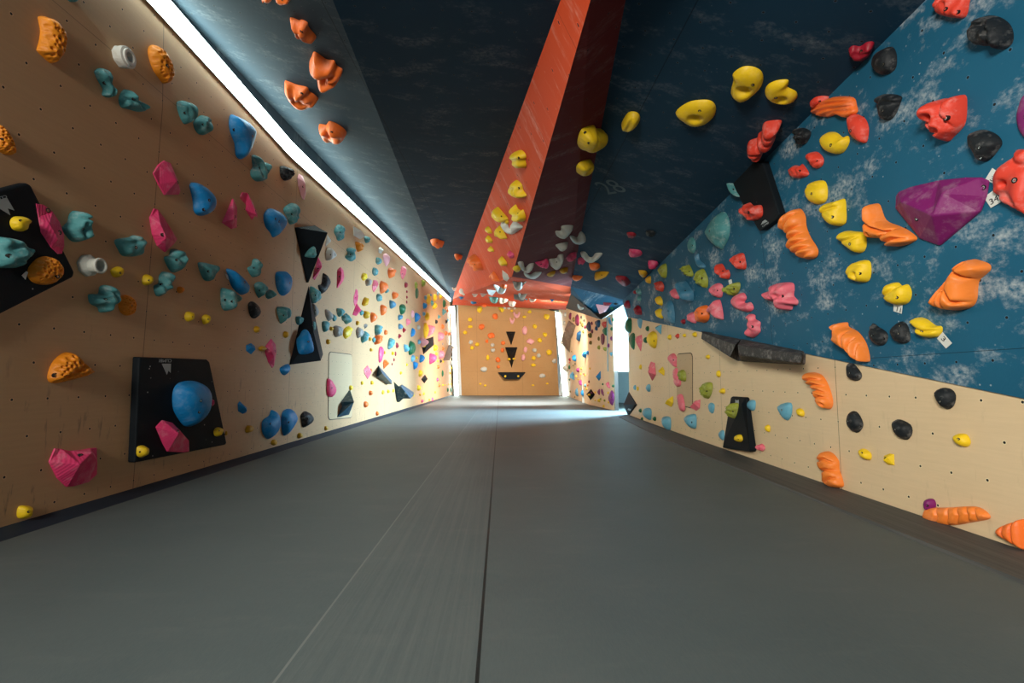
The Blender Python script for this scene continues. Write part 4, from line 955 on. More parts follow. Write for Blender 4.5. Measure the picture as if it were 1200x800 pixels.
small(E4c, 'white k 470 612 50 40;white k 545 615 55 45;white k 645 608 45 55;yellow k 595 662 50 35;orange k 110 575 90 36')
small(C7, 'blue f 65 50 40 26;blue f 155 88 50 32;blue f 720 72 36 26')
# ------------------------------------------------------------------ end wall
small(C7, '''yellow j 197 140 40 50;yellow j 128 213 35 30;yellow k 130 263 35 22;yellow k 93 305 30 25;yellow k 143 415 28 28;yellow k 180 390 30 28;yellow j 255 487 30 48;yellow k 203 675 16 14;yellow k 237 687 20 16
yellow j 520 192 32 22;yellow j 558 155 34 26;yellow j 680 190 45 46;yellow j 595 260 36 34;yellow j 668 320 34 36;yellow k 630 360 36 34;yellow j 698 447 46 40;yellow k 587 490 32 32;yellow k 585 540 38 24;yellow k 583 685 20 12
yellow k 685 673 20 12;orange o 312 188 45 45;orange o 210 265 46 44;orange o 283 325 52 44;orange k 250 367 22 26;orange k 367 380 32 28;orange k 362 432 26 30;orange o 330 503 36 42;orange k 333 552 22 24
bone f 135 375 36 34;bone k 290 395 30 28;bone k 293 432 32 30;bone d 228 570 52 38;bone k 593 432 34 32;bone k 623 470 30 32;bone f 735 510 34 38;bone d 650 617 46 32
blush u 465 180 50 44;blush u 432 222 36 44;blush s 522 290 40 75 35;blush j 563 370 60 42;blush s 528 428 28 60 55;blush s 512 485 30 84 70''', only='end wall')
small(C7, 'yellow k 410 497 28 20;yellow k 445 494 28 16;yellow k 382 620 18 18;yellow k 476 620 16 16')
small(C7, 'black s 735 138 75 20 15')
# ------------------------------------------------------------------ right side: dark roof
P(B5, 'd', 'yellow', '108,360 180,300 260,283 320,290 345,330 330,385 280,430 210,440 150,410', p='225,378,34', bolt='248,350', hfac=.27, label='yellow oval hold with a deep slot, lowest of three big ones on the dark roof', lm='slotted yellow roof hold')
P(B5, 'd', 'yellow', '445,130 500,90 560,88 610,115 622,165 600,220 540,275 490,290 440,265 433,230 447,170', p='512,212,36', bolt='555,200', hfac=.27, label='big yellow cupped hold, highest of three on the dark roof', lm='big yellow cupped hold')
P(B5, 'd', 'yellow', '632,235 650,195 700,170 765,165 770,190 765,210 815,240 815,280 770,308 700,305 645,275', p='728,272,30', bolt='695,272', hfac=.27, label='yellow heart-shaped cupped hold, rightmost of three on the dark roof', lm='yellow heart-shaped hold')
P(crop(540, 0, 5), 'p', 'yellow', '940,730 980,660 1030,655 1050,690 1030,740 975,770 945,760', g='1010,665 990,720 960,765', label='smallest yellow hold on the dark roof, right of the yellow horned sloper')
P(B5, 't', 'orange', '525,570 540,540 585,520 590,495 615,470 620,430 650,408 730,403 715,450 695,500 680,540 625,565 615,612 560,612 540,590', g='620,440 660,455 715,450|605,480 640,495 700,500|590,520 640,550 680,540|530,570 580,560 620,565|540,590 580,592 620,590', mat=PAL['red'][0], label='red-orange twisted rope hold, on the dark roof edge above the black board', lm='red-orange rope hold')
P(B5, 'r', 'black', '800,460 850,450 905,475 880,530 845,548 820,510', label='small black chalky hold left of the yellow comma-shaped hold, blue wall')
P(D3, 'r', 'crimson', '295,110 350,100 390,125 370,155 310,155'); P(D3, 'r', 'black', '490,90 560,85 590,110 560,140 495,135')
P(D3, 'o', 'pink', '320,290 330,272 435,285 438,345 318,345', g='320,318 438,318', label='pink double bar hold on the dark roof', lm='pink double bar hold'); P(D3, 'o', 'pink', '515,380 605,380 600,465 515,470', g='512,425 605,420')
P(D3, 'd', 'gold', '410,490 480,487 500,520 490,550 440,545'); P(D3, 'd', 'gold', '475,565 540,540 553,580 540,618 500,612'); P(D3, 'r', 'olive', '617,480 650,430 690,420 702,490 690,560 650,550')
P(D3, 'd', 'crimson', '180,560 220,540 290,548 328,615 310,638 250,630', label='dark red leaf-shaped sloper near the blue roof prow', lm='dark red leaf sloper'); P(D3, 'r', 'red', '585,605 630,598 680,640 665,690 635,700 590,660')
P(D3, 'd', 'sky', '780,620 835,590 910,650 970,700 968,790 930,795 850,710 800,665', mat=PAL['steel'][0], label='slate blue bar-shaped sloper at the left of the blue wall', lm='slate bar sloper'); P(D3, 'o', 'rose', '720,690 760,670 800,690 840,720 840,770 790,770 740,735')
P(D3, 'd', 'teal', '390,670 440,680 445,730 395,720'); small(D3, 'teal s 420 770 50 60;crimson k 378 705 40 40')
P(D3, 'r', 'olive', '848,465 890,432 930,450 980,520 965,550 920,535 870,495'); P(D3, 'r', 'olive', '985,580 1000,520 1040,470 1080,500 1115,580 1105,660 1060,650 1010,620')
P(D3, 'd', 'teal', '905,230 935,155 980,180 990,260 965,315 920,300', label='dark teal oval sloper left of the big teal fin-shaped sloper'); P(D3, 'u', 'steel', '985,330 1010,320 1020,380 1085,430 1080,470 1030,460 995,400')
# ------------------------------------------------------------------ blue wall
W_ = 'blue wall'
P(B6, 'd', 'steel', '282,375 300,330 350,260 400,228 435,255 455,330 445,410 410,470 385,492 320,440', g='380,490 395,440 450,420', bolt='310,368', mat=PAL['teal'][0], label='big slate-teal fin-shaped sloper left of the black board, blue wall', lm='big fin-shaped sloper', only=W_)
P(B5, 'd', 'teal', '410,750 430,760 462,820 485,850 470,850 435,820', only=W_, label='thin teal crescent peeking out left of the black board on the blue wall')
P(B6, 'o', 'red', '515,210 545,190 575,165 610,185 680,180 697,220 690,260 650,285 600,290 550,260', g='560,190 590,240 690,250|540,250 600,265 680,262', label='red folded jug on the black board of the blue wall', bolt='580,232')
P(B6, 'o', 'red', '455,570 485,530 540,520 560,560 570,610 550,635 480,600', g='480,600 500,555 560,560'); P(B6, 'o', 'red', '348,600 380,598 415,640 440,635 458,670 445,700 415,695 360,640', g='412,640 415,695')
P(B6, 'r', 'olive', '415,765 450,740 525,722 535,760 510,800 470,820 430,800', label='olive knobbly hold with a small tag above it, blue wall')
P(B7, 'o', 'rose', '563,55 575,20 605,8 635,20 637,60 625,92 580,85')
P(B6, 't', 'apricot', '820,340 840,260 880,225 925,210 965,260 972,320 990,370 1020,420 1060,470 1078,510 1060,550 1005,563 950,530 905,505 890,460 895,410 870,380 830,360', g='885,225 880,290 845,365|935,240 900,310 865,378|970,320 930,350 893,400|990,370 940,400 890,465|1022,420 960,450 908,508|1055,465 1000,490 950,532|1072,505 1030,530 1000,562', res=34, label='light orange braided rope hold in the middle of the blue wall', lm='orange braided hold')
P(B6, 'd', 'yellow', '985,50 1020,20 1105,8 1138,50 1140,130 1110,168 1050,175 1000,140', g='990,60 1060,50 1130,45', bolt='1022,103', label='yellow rounded sloper above right of the orange braided hold', lm='yellow rounded sloper')
P(B7, 'o', 'rose', '875,70 890,55 940,60 935,30 960,8 1040,5 1055,40 1050,80 1078,110 1075,135 1045,140 1035,165 1000,165 985,120 960,115 920,118 885,90', g='940,60 970,80 985,120|1000,80 1050,85', label='large rose pink bone-like jug, rightmost pink one on the blue wall', lm='large rose jug')
P(B7, 'u', 'rose', '695,110 705,80 750,65 770,95 755,120 775,125 800,120 818,155 790,178 740,170 700,145', label='rose pink C-shaped jug under the olive hold, blue wall', lm='rose C jug')
P(B7, 'o', 'rose', '762,210 780,190 815,195 820,220 857,235 855,265 855,295 800,330 770,310 780,270 790,240 765,225', g='780,215 850,250|785,270 850,290', label='rose pink knotted jug above the left half of the ledge volume')
P(B7, 'o', 'rose', '422,195 440,180 470,182 485,215 480,243 450,238 425,218', g='430,205 480,215'); P(B7, 'o', 'orange', '462,190 500,150 545,137 565,180 560,220 525,240 490,235 480,210', g='475,200 560,170|490,220 520,195', label='orange jug wedged between two rose pink ones, lower blue wall')
P(B7, 'p', 'rose', '540,170 600,105 625,130 642,215 620,220 590,200 565,190', g='565,185 620,150', label='rose pink trumpet-shaped hold right of the wedged orange jug')
small(B7, 'crimson k 403 233 32 32;crimson k 75 135 35 50'); P(B7, 'r', 'crimson', '110,145 155,150 160,190 135,195')
P(B7, 'd', 'yellow', '235,95 260,85 290,110 285,140 250,125'); P(B7, 'd', 'yellow', '240,165 270,160 290,190 285,215 255,210')
P(B7, 'd', 'sky', '278,180 295,130 325,105 350,150 355,240 330,245 290,215', mat=PAL['steel'][0], label='big slate blue leaf-shaped sloper at the lower left of the blue wall', lm='slate leaf sloper')
P(B3, 'j', 'yellow', '160,90 200,38 290,25 308,80 295,140 250,155 190,140 165,115', g='185,110 220,70 290,60', p='235,112,18', bolt='232,105')
P(B3, 'j', 'yellow', '380,215 400,165 450,155 480,175 520,165 545,210 530,265 480,288 420,275 390,250', g='395,235 450,205 480,175', bolt='455,243', label='yellow knotted jug with a white tag below it, blue wall', lm='tagged yellow jug')
P(B3, 't', 'apricot', '670,270 690,230 780,130 830,60 890,20 940,25 1000,45 1010,75 980,105 935,140 922,190 915,255 880,300 800,318 730,310 680,290', g='725,300 760,200 830,110 900,40|770,310 790,210|835,90 810,180 850,265 900,268|935,130 880,90', p='783,180,16', res=36, label='big light orange claw-shaped hold at the right of the blue wall', lm='orange claw hold')
P(B3, 't', 'apricot', '75,415 95,395 140,390 150,415 210,440 250,475 280,520 300,590 295,620 260,610 230,590 200,560 150,535 105,510 92,480 105,455', g='110,400 120,440|190,440 195,520 215,565|240,480 235,540 250,600|265,510 275,600', res=32, label='light orange feathered hold at the bottom edge of the blue wall', lm='orange feathered hold')
P(B3, 'd', 'black', '290,430 300,395 340,415 395,445 405,480 380,518 340,520 300,480', g='300,425 350,455 395,470', bolt='305,468 378,482', label='left of two black holds side by side, bottom of the blue wall', lm='left black twin')
P(B3, 'd', 'black', '412,435 450,395 485,383 520,410 537,480 510,510 460,508 430,475', bolt='460,458 471,405', label='right of two black holds side by side, bottom of the blue wall')
P(B3, 'j', 'yellow', '543,385 570,360 620,368 680,405 720,410 725,440 700,470 640,478 590,460 570,415', g='575,415 640,440 715,435', bolt='602,445', label='yellow long-lipped jug with a tag at its lower right, blue wall', lm='long-lipped yellow jug')
P(B1, 'o', 'red', '685,45 700,0 720,-40 870,-40 880,30 860,100 800,105 720,92', bolt='740,50 805,75', only=W_, label='red jug cut off by the top edge of the photo, blue wall', lm='topmost red jug')
P(B1, 'o', 'black', '888,200 900,140 960,95 1040,100 1110,140 1140,200 1130,260 1075,292 1030,270 940,265', g='920,150 1000,140 1050,190 1040,270', bolt='990,203', res=28, label='large black chalky jug at the top right of the blue wall', lm='large black jug')
P(B1, 'o', 'crimson', '172,290 200,268 240,275 280,245 320,245 315,290 280,350 220,350 180,325', g='200,290 245,300 300,270', label='dark red saddle-shaped hold at the shaded upper edge of the blue wall')
P(B1, 'd', 'black', '308,370 330,310 390,278 430,280 455,330 450,400 400,435 350,435 315,405', bolt='378,375', label='black rounded hold right of the dark red saddle-shaped one', lm='upper black rounded hold')
P(B1, 'd', 'black', '330,600 345,560 400,552 480,562 480,600 440,680 395,708 365,690 352,640', g='340,610 400,590 480,600', bolt='372,645', label='black shelf-topped hold above the orange and red twisted holds')
P(B1, 'o', 'red', '612,700 640,620 700,580 750,590 790,565 850,558 865,620 862,715 830,760 780,800 740,830 700,810 680,785 630,760', g='760,595 780,660 830,740|620,700 690,740 760,760|680,790 760,760', p='693,688,20', res=28, label='large red knotted jug left of the grey-black hold, upper blue wall', lm='red knotted jug')
P(B5, 't', 'orange', '908,345 930,320 1000,280 1060,265 1150,270 1172,315 1175,360 1120,390 1060,370 1000,385 940,375', g='910,345 1000,310 1160,290|935,365 1020,335 1170,320|985,380 1060,350 1165,345', res=28, label='orange twisted hold stretched between two red ones, upper blue wall', lm='orange stretched hold')
P(B5, 'd', 'red', '893,305 930,268 980,260 1012,270 960,292 925,318 905,335', label='red hold touching the upper left of the orange stretched hold')
P(B5, 'd', 'red', '1118,390 1150,370 1190,380 1220,400 1242,450 1235,520 1215,538 1170,520 1135,480', bolt='1134,463', label='red bean-shaped hold under the right end of the orange stretched hold')
P(B5, 'd', 'yellow', '960,520 985,480 1040,475 1090,505 1120,495 1130,530 1100,585 1060,602 1000,590 970,560', bolt='1018,550', label='yellow comma-shaped hold under the orange stretched hold', lm='yellow comma hold')
P(B5, 'o', 'red', '885,605 905,590 940,595 978,630 970,670 930,688 905,665 888,640', g='905,680 950,650 975,640'); P(B5, 'o', 'red', '775,690 800,668 840,675 850,660 885,700 890,725 850,742 800,740 780,715', g='830,675 850,715 888,715')
P(B2, 'j', 'yellow', '10,480 40,440 100,430 148,415 160,480 160,550 120,575 80,565 40,530', g='25,520 60,480 140,460', bolt='75,522'); P(B2, 'j', 'yellow', '115,640 140,605 200,605 270,618 280,680 265,720 230,730 180,700 130,670', g='130,665 200,655 270,630', bolt='178,678')
P(B2, 't', 'apricot', '290,500 300,450 330,455 370,540 460,575 520,600 575,640 560,665 490,690 425,690 405,650 350,645 300,630', g='300,540 350,580 460,610|400,650 440,610 480,585|425,670 500,640 570,645', p='325,622,14', res=28, label='light orange boomerang-shaped hold touching the purple volume-like hold', lm='orange boomerang hold')
P(B2, 'f', 'purple', '445,400 460,375 530,345 700,305 850,290 940,290 985,310 970,400 935,490 700,690 590,650 445,470', inner='475,432,.75|965,328,.75|660,512,1|912,480,1.02|720,378,.75', hfac=.33, bolt='612,512 930,350', label='big purple faceted block on the blue wall, largest hold there', lm='big purple block')
P(B2, 'o', 'red', '1025,300 1060,230 1140,165 1150,130 1200,125 1270,130 1270,490 1180,480 1090,440 1055,400 1025,380', g='1060,385 1120,385 1190,440|1150,170 1190,210 1230,220', p='1100,325,18', res=30, hfac=.3, only=W_, label='big red jug cut off by the right edge of the photo, with numbered tags', lm='big red edge jug')
P(B2, 'd', 'black', '880,50 900,20 960,12 1040,40 1075,85 1050,130 990,190 940,192 915,150 885,105', bolt='938,115 940,175', mat=PAL['black'][0], label='black rounded hold with chalky grey top, above the big red edge jug')
P(B1, 'd', 'purple', '1158,700 1170,620 1200,555 1260,560 1260,810 1190,790', only=W_, label='purple hold cut off by the right edge of the photo')
# ------------------------------------------------------------------ right plywood wall
Q_ = 'right plywood'
P(B8, 't', 'apricot', '575,170 590,145 640,155 670,185 695,235 707,290 690,317 660,300 640,260 625,225 590,200', g='585,190 630,175 660,180|605,208 640,200 680,210|625,230 660,225 690,240|650,275 670,255 700,265', p='684,296,8', res=28, label='light orange ribbed rope hold, upper left one on the right plywood wall', lm='upper orange rope hold')
P(B8, 't', 'apricot', '632,545 660,515 700,525 733,560 735,600 750,640 755,680 700,685 660,660 660,620 640,590', g='640,560 690,550 733,570|660,610 700,600 735,605|680,660 720,640 745,640', res=26, label='light orange two-part twisted hold just above the mats', lm='lower orange twisted hold')
P(B8, 'd', 'black', '768,110 790,100 840,150 830,180 795,183 772,160', bolt='783,150 815,165', label='black rounded hold just under the blue wall edge')
P(B8, 'd', 'black', '765,370 785,328 820,335 847,380 840,410 810,428 775,405', bolt='775,375 828,400', label='black round-cornered hold right of the ribbed orange rope hold', lm='black round-cornered hold')
P(B4, 'd', 'black', '540,40 570,17 620,25 643,55 630,100 595,118 560,90', bolt='568,80', label='black rounded hold, rightmost on the right plywood wall')
P(B4, 'd', 'black', '342,175 370,165 430,190 438,230 410,260 370,250 345,215', bolt='355,213', label='black rounded hold in the middle between yellow footholds', lm='middle black hold')
P(B4, 'k', 'yellow', '627,250 640,233 690,235 712,270 695,293 660,290 635,270', bolt='652,258', label='yellow egg-shaped foothold, rightmost on the right plywood wall')
P(B4, 'k', 'yellow', '183,310 205,302 245,325 240,355 200,345', bolt='198,324', label='yellow foothold, left of a pair under the middle black hold'); P(B4, 'f', 'yellow', '298,335 330,325 352,328 353,380 320,378 298,360', bolt='310,350', label='yellow angular foothold, right of a pair under the middle black hold')
P(B4, 'k', 'purple', '488,565 500,538 540,540 550,570 525,598 495,590', bolt='503,568', label='small purple foothold on the end of the long orange rope hold')
P(B4, 't', 'apricot', '500,610 520,580 600,578 720,572 770,585 803,615 795,633 730,645 640,660 560,655 510,635', g='565,580 580,620 560,655|620,578 630,620 615,658|660,575 680,615 660,655|705,574 725,610 715,645|745,578 760,610 755,640', res=34, label='long light orange rope hold lying low on the right plywood wall', lm='long orange rope hold')
P(B4, 't', 'orange', '838,680 870,660 920,645 970,640 985,770 950,765 890,735 845,710', g='880,660 890,720|930,645 940,755', only=Q_, label='orange hold at the lower right edge of the photo')
small(B7, 'yellow k 322 325 26 32;red f 370 318 40 34;yellow k 410 315 24 22;yellow k 470 310 32 32;green k 193 275 22 32;green k 182 342 26 36;sky d 200 622 28 48;sky d 120 620 16 32;yellow k 136 626 14 26;yellow k 152 500 18 30;yellow k 547 440 26 26;yellow k 610 540 28 42;yellow k 633 640 36 34')
P(B7, 'd', 'green', '60,270 80,215 102,225 100,290 75,300', only=Q_, label='dark green hold at the upper corner beside the doorway'); P(B7, 'd', 'sky', '135,215 165,215 160,250 150,275 138,245'); P(B7, 'f', 'sky', '232,260 280,250 275,308')
P(B7, 'd', 'green', '85,350 90,310 120,305 118,390 105,392', label='dark green hold directly left of the rose pink faceted hold'); P(B7, 'f', 'rose', '118,320 160,310 165,350 152,408 118,350', label='rose pink faceted hold beside a dark green one, near the doorway', lm='upper rose faceted hold')
P(B7, 'd', 'yellow', '192,330 205,292 245,300 252,340 235,390 200,370', bolt='238,350', label='big yellow oval sloper near the doorway, right plywood wall', lm='big yellow oval sloper')
P(B7, 'f', 'rose', '178,500 200,468 235,475 245,545 210,580 180,530', inner='205,530,1|232,535,.7', label='rose pink diamond hold left of a yellow one, right plywood wall', lm='rose diamond hold'); P(B7, 'f', 'yellow', '252,520 275,498 300,520 295,550 260,540')
P(B7, 'o', 'rose', '320,430 345,420 370,450 368,480 370,500 350,498 325,470', g='335,450 350,445', label='rose pink hook-shaped hold at the top corner of the right access panel', lm='rose hook hold'); P(B7, 's', 'rose', '345,515 368,508 372,560 390,580 388,610 360,612 348,580', g='348,570 385,585')
P(B7, 'r', 'olive', '372,530 395,515 420,535 418,582 385,575'); P(B7, 'r', 'olive', '508,620 530,592 573,592 575,640 545,685 515,660', label='olive knobbly hold between the access panel and black tapered volume', lm='olive knobbly hold')
P(B7, 'f', 'yellow', '297,690 345,670 345,710 325,733 300,715'); P(B7, 's', 'rose', '365,665 400,665 415,750 385,755 375,710', label='upright rose pink bar hold low on the right access panel'); P(B7, 'f', 'rose', '442,720 460,698 512,690 505,740 470,755 450,740', label='rose pink wedge hold right of the access panel, low')
P(B7, 'd', 'sky', '550,720 565,708 588,722 580,768 560,765')
P(E0, 'd', 'sky', '230,380 335,395 330,500 300,520 250,485 230,420'); P(E0, 'd', 'sky', '443,490 560,490 565,600 545,640 520,635'); P(E0, 'd', 'sky', '708,490 740,460 860,450 880,520 870,600 840,622 790,600 720,540', label='largest pale blue sloper low on the right plywood wall', lm='largest pale blue sloper')
P(E0, 'd', 'sky', '1120,680 1150,640 1190,650 1185,755 1140,740', only=Q_, label='pale blue hold half hidden behind the left edge of the black tapered volume')
small(E0, 'green k 203 410 35 50;green k 223 505 30 40;green k 370 505 42 55')
P(B7, 'r', 'olive', '662,730 700,710 730,715 715,770 690,800 660,780', label='olive bumpy hold on top of the black tapered volume')
P(B8, 'k', 'yellow', '243,455 250,438 275,437 284,458 270,472 248,468', bolt='260,457', label='yellow foothold on the lower face of the black tapered volume')
P(B8, 'd', 'sky', '302,280 340,276 342,310 330,325 305,315', label='pale blue hold touching the right side of the black tapered volume'); P(B8, 'd', 'sky', '445,300 510,287 512,340 490,370 465,350', bolt='465,322', label='pale blue triangular sloper right of the black tapered volume', lm='pale blue triangle sloper')
P(B8, 'k', 'yellow', '532,330 540,312 570,325 570,350 545,350'); P(B8, 'k', 'yellow', '384,400 395,389 411,398 408,424 390,420'); P(B8, 'o', 'rose', '347,490 370,478 388,498 375,515 350,505')
# ------------------------------------------------------------------ prow and far right wall
P(D4, 'u', 'white', '318,195 330,190 350,235 405,240 400,270 360,275 330,240', label='off-white hook hold on the grey side of the roof prow'); P(D4, 'f', 'blush', '575,205 770,215 715,325 625,322', label='pale pink boxy hold on the underside of the blue roof prow', lm='pale pink boxy hold')
P(D4, 'f', 'crimson', '680,170 805,175 770,215 680,210'); small(D4, 'black k 855 193 60 30;green k 800 250 50 42')
K_ = 'far right'
P(E6, 's', 'plum', '265,195 315,190 300,290 270,310', only=K_); P(E6, 's', 'plum', '385,240 430,215 460,300 455,400 420,430 390,400', only=K_, label='long plum hold at the top of the far right plywood wall', lm='long plum hold')
P(E6, 'd', 'navy', '595,430 620,360 650,350 680,420 680,500 650,535 610,500', only=K_, label='dark blue sloper in the upper middle of the far right plywood wall', lm='dark blue middle sloper'); P(E6, 'd', 'navy', '765,330 855,325 850,430 810,460 770,410', only=K_)
P(E6, 'f', 'red', '865,345 990,345 985,450 890,465', only=K_, label='bright red angular hold under the blue roof prow', lm='bright red angular hold'); P(E6, 's', 'steel', '1000,280 1030,270 1060,370 1075,410 1030,390', only=K_)
P(E6, 'd', 'green', '900,510 930,460 995,470 990,590 960,610 920,580', only=K_); P(E6, 's', 'plum', '865,600 900,570 940,620 930,740 900,785 870,750', only=K_)
P(E6, 'r', 'moss', '630,590 660,555 700,590 690,640 655,655', only=K_); P(E6, 's', 'navy', '445,570 470,515 500,560 495,610 450,720 405,680 410,640 440,600', only=K_, label='dark blue slanted double hold right of the brown volumes', lm='slanted dark blue hold')
small(E6, '''moss s 355 305 40 90 -20;black k 497 265 30 60;black k 550 330 30 50;moss k 490 365 40 50;moss d 518 415 45 85;plum d 568 450 42 75;plum d 695 380 38 68;plum d 700 530 45 78;navy d 780 475 60 95;green k 1090 310 42 78;green k 1065 485 45 75
purple d 1060 665 42 88;moss d 825 670 42 86;moss d 670 745 60 78;moss k 535 540 38 58;purple k 1010 790 28 48;bone d 195 215 45 85;bone d 180 370 42 86;bone d 100 740 70 86''', only=K_)
P(E7, 'd', 'blue', '170,210 200,178 240,200 240,255 205,265', only=K_); P(E7, 'd', 'blue', '315,190 330,140 360,130 375,170 340,225', only=K_); P(E7, 'd', 'olive', '585,75 650,85 640,130 600,115', only=K_); P(E7, 'f', 'sky', '670,145 715,140 715,180 695,200', only=K_)
P(E7, 'f', 'blue', '485,470 560,395 560,490 520,525', only=K_, label='blue arrowhead hold in the middle of the far right plywood wall', lm='blue arrowhead hold'); P(E7, 'f', 'steel', '135,410 175,450 205,430 190,520 165,510', only=K_); P(E7, 's', 'purple', '265,530 285,515 315,590 285,580', only=K_)
P(E7, 'd', 'steel', '215,660 245,618 262,730 220,720', only=K_); P(E7, 'd', 'blue', '290,690 320,645 335,725 305,722', only=K_); P(E7, 's', 'rose', '630,570 655,540 690,625 665,615', only=K_)
P(E7, 'd', 'purple', '515,660 550,635 545,715 520,700', only=K_); P(E7, 's', 'purple', '560,640 585,640 605,730 570,700', only=K_)
P(E7, 'd', 'purple', '660,740 680,690 705,652 735,700 740,790 715,855 690,840 668,800', only=K_, label='large purple oval sloper low beside the doorway', lm='large purple oval')
small(E7, '''blue d 385 150 34 58;olive k 533 80 40 60;purple k 665 55 28 58;crimson k 145 243 36 44;orange k 145 280 58 24;moss k 170 135 18 20;moss k 218 297 22 24;moss k 190 322 18 26;green s 138 345 26 58;olive k 108 387 26 30
purple k 253 383 44 64;olive k 300 362 28 36;yellow k 415 362 28 26;yellow k 292 438 18 22;crimson k 333 435 20 24;yellow k 350 452 24 26;yellow k 232 465 24 26;yellow k 255 510 20 24;green k 138 510 22 30;crimson k 402 538 24 38
sky k 348 588 32 48;orange k 387 588 26 30;yellow k 368 638 28 34;green k 587 572 26 30;green k 725 597 32 42;yellow k 485 682 28 30;moss k 152 670 22 30;moss k 215 742 20 24''', only=K_)
small(E7, 'yellow k 405 715 46 34;purple k 438 690 22 38')
small(D5, 'yellow k 415 552 38 36;olive k 430 540 20 24;olive k 468 552 22 24;yellow k 458 605 22 28;yellow k 380 552 22 16;bone d 45 250 44 56;bone d 90 250 38 56;brown k 125 600 20 30;yellow k 500 482 16 26;yellow k 505 570 16 22', only=K_)

# ------------------------------------------------------------------ paper tags, prints, access panels, chalk number
bpy.context.view_layer.update()
build_bvh()
tag([(1162.8, 196.8), (1171.5, 203), (1166, 216), (1154.3, 210.2)], '3', 'upper of two white paper tags beside the big red edge jug, reading 3', (1159, 210.5), (1163.5, 213), (1161, 205))
tag([(1164, 223), (1174, 236), (1161, 243.5), (1152.8, 231)], '34', 'lower of two white paper tags beside the big red edge jug, reading 34', (1160.5, 240.5), (1171, 234), (1157.5, 234.5))
tag([(1047, 355), (1057.6, 356.5), (1056.5, 367.5), (1047, 364.5)], '11', 'white paper tag hanging under the tagged yellow jug', (1049, 364), (1055, 366), (1049.5, 358))
tag([(1104.5, 389), (1115.5, 402), (1108.5, 408.2), (1098, 396.5)], '3', 'white paper tag at the lower right of the long-lipped yellow jug', (1102, 396.5), (1105.5, 400.5), (1106, 393))
tag([(853.5, 328.5), (857, 327), (858.5, 333), (855, 335)], '', 'tiny white tag above an olive hold on the blue wall')
tag([(264, 320.5), (266.8, 322), (268.5, 328), (266, 326.5)], '', 'tiny white tag behind the blue leaf sloper')
tag([(25.6, 322.5), (31, 317.5), (33, 319), (30, 327.5)], '', 'small white tag left of the amber egg hold, on the tilted black volume')
# prints on the black volumes: a two-peaked mountain mark and the word under it, both turned upside down
decal(vl2, [(189.7, 426), (200.4, 426), (200, 436.8), (197.5, 434), (195.7, 439), (192.5, 432)], LOGO)
writing('CLIMB!', vl2, (201.3, 420.9), (186.5, 420.9), (201.3, 424.4), 0, LOGO)
decal(vl1, [(-6, 235), (8.3, 231.7), (17, 246.5), (9.2, 244), (12.2, 252), (-4, 242)], LOGO)
writing('CLIMB!', vl1, (7.5, 228.5), (-12, 233), (5.5, 225.3), 0, LOGO)
decal(vl5, [(891.5, 263.5), (899.5, 259.2), (896.5, 257.3), (893.5, 259.5)], LOGO)
writing('CLIMB!', vl5, (893.3, 266.3), (900.8, 261.8), (892.2, 264.6), 0, LOGO)
decal(vl6, [(861.4, 472.5), (865.8, 472.8), (865.6, 468.2), (863, 469.3), (861.8, 467.8)], LOGO)
decal([r['o'] for r in HOLDS if r.get('lm') == 'black diamond volume'][0], [(736, 478.4), (739.4, 479.2), (738.8, 481.2), (735.6, 480)], LOGO)
decal([r['o'] for r in HOLDS if r.get('lm') == 'slate blue box volume'][0], [(474, 458.8), (476.6, 461), (476, 462.2), (474.2, 460.6)], LOGO)
# number chalked on the dark roof
P0, n_, s_ = hit(716, 220)
CH = plain('chalk_marks', (.10, .15, .18), .9)
fc = bpy.data.curves.new('chalk_number', 'FONT'); fc.body = '28'; fc.materials.append(CH); fc.extrude = .0004
a, b, c_ = [plane_hit(x, y, P0 + n_ * .003, n_) for x, y in ((712, 228), (736, 224), (712, 210))]
X = (b - a).normalized(); Y = n_.cross(X); fc.size = abs((c_ - a).dot(Y)) / .72
o = text_mesh('chalk_number', fc); wd = max(v.co.x for v in o.data.vertices)
M = Matrix((X * ((b - a).length / wd), Y, n_)).transposed().to_4x4(); M.translation = a; o.matrix_world = M
o['label'] = 'faint number chalked on the dark roof beside the shaded red stripe'; o['category'] = 'chalk mark'

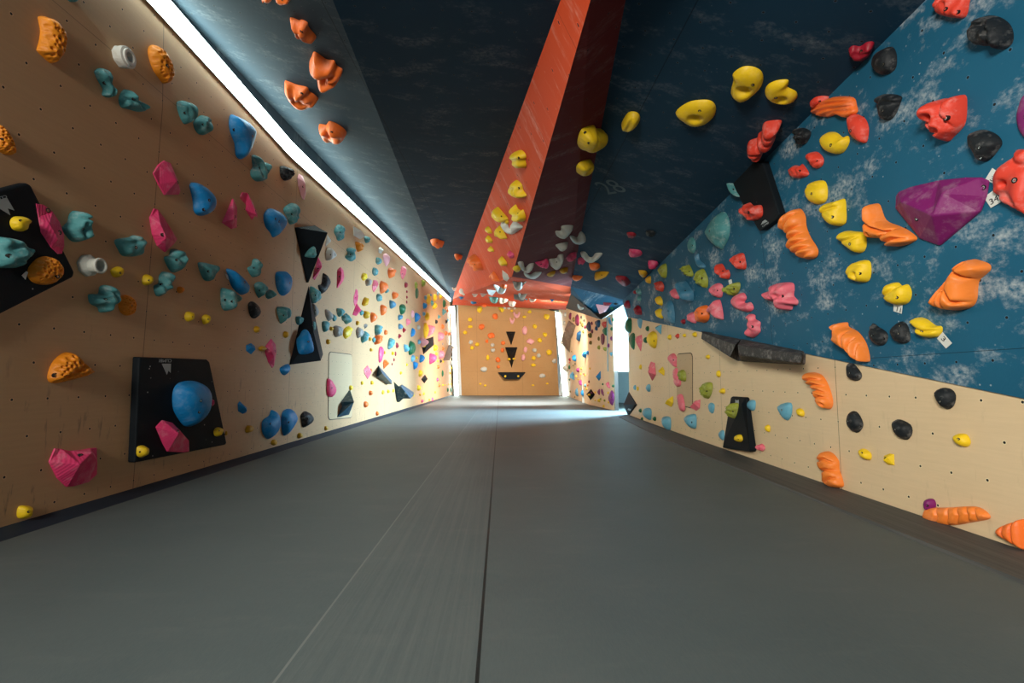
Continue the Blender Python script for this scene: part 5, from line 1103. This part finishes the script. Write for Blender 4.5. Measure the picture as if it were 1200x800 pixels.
# ------------------------------------------------------------------ labels: each hold is told apart by its look and by the named hold or volume it is next to
SURFW = {'left plywood wall': 'left plywood wall', 'far right plywood wall': 'far right plywood wall'}
def where(dx, dy):
    a = math.degrees(math.atan2(-dy, dx)) % 360
    return ['right of', 'above right of', 'above', 'above left of', 'left of', 'below left of', 'below', 'below right of'][int((a + 22.5) // 45) % 8]
GR = {'left plywood wall': 'holds on the left plywood wall', 'right plywood wall': 'holds on the right plywood wall', 'blue wall': 'holds on the blue wall', 'end wall': 'holds on the end wall',
      'dark grey roof panel': 'orange jugs on the dark grey roof panel', 'far right plywood wall': 'holds on the far right wall'}
rows = {}
lms = {id(l[3]): l for l in LAND}
for r in HOLDS:
    o = r['o']
    o['category'] = r.get('cat', 'foothold' if r['shape'] == 'k' else 'climbing hold')
    if r['shape'] == 'V': o['group'] = 'wall volumes'
    else: o['group'] = GR.get(r['surf'], 'holds on the roof')
    if r['label']: o['label'] = r['label']; rows.setdefault(r['label'], []).append(r); continue
    cand = [l for l in LAND if l[3] is not o and abs(l[0] - r['px']) + abs(l[1] - r['py']) > 2]
    same = [l for l in cand if any(h['o'] is l[3] and h['surf'] == r['surf'] for h in HOLDS)]
    l = min(same or cand, key=lambda l: math.hypot(l[0] - r['px'], l[1] - r['py']))
    szw = '' if r['size'] > 14 else 'small ' if r['size'] > 6 else 'tiny '
    r['lab'] = (szw, r['cw'], r['word'], where(r['px'] - l[0], r['py'] - l[1]), l[2], r['surf'])
    rows.setdefault('%s%s %s %s the %s' % r['lab'][:5], []).append(r)
NUM = {2: 'two', 3: 'three', 4: 'four', 5: 'five', 6: 'six', 7: 'seven', 8: 'eight', 9: 'nine', 10: 'ten', 11: 'eleven', 12: 'twelve'}
ORD = ['', 'second', 'third', 'fourth', 'fifth', 'sixth', 'seventh', 'eighth', 'ninth', 'tenth', 'eleventh']
for key, rs in rows.items():
    if rs[0]['label']: continue
    if len(rs) == 1:
        lab = key if rs[0]['lab'][5] in key or len(key.split()) + len(rs[0]['lab'][5].split()) > 16 else key + ', ' + rs[0]['lab'][5]
        rs[0]['o']['label'] = lab; continue
    sx = max(r['px'] for r in rs) - min(r['px'] for r in rs); sy = max(r['py'] for r in rs) - min(r['py'] for r in rs)
    ax = 'px' if sx > sy else 'py'
    rs.sort(key=lambda r: r[ax]); n = len(rs)
    for i, r in enumerate(rs):
        first, last = ('leftmost', 'rightmost') if ax == 'px' else ('topmost', 'lowest')
        w = first if i == 0 else last if i == n - 1 else 'middle' if n == 3 else ORD[i] + (' from left' if ax == 'px' else ' from top')
        z, cw, wd_, di, lm_, sf = r['lab']
        pl = wd_ + 's'
        r['o']['label'] = '%s of %s %s%s %s %s the %s' % (w, NUM.get(n, str(n)), z, cw, pl, di, lm_)
labs = {}
for r in HOLDS:
    l = r['o']['label']
    if l in labs: print('DUP LABEL', l)
    labs[l] = 1
    if not 4 <= len(l.split()) <= 16: print('LEN', len(l.split()), l)
print('HOLDS', len(HOLDS))
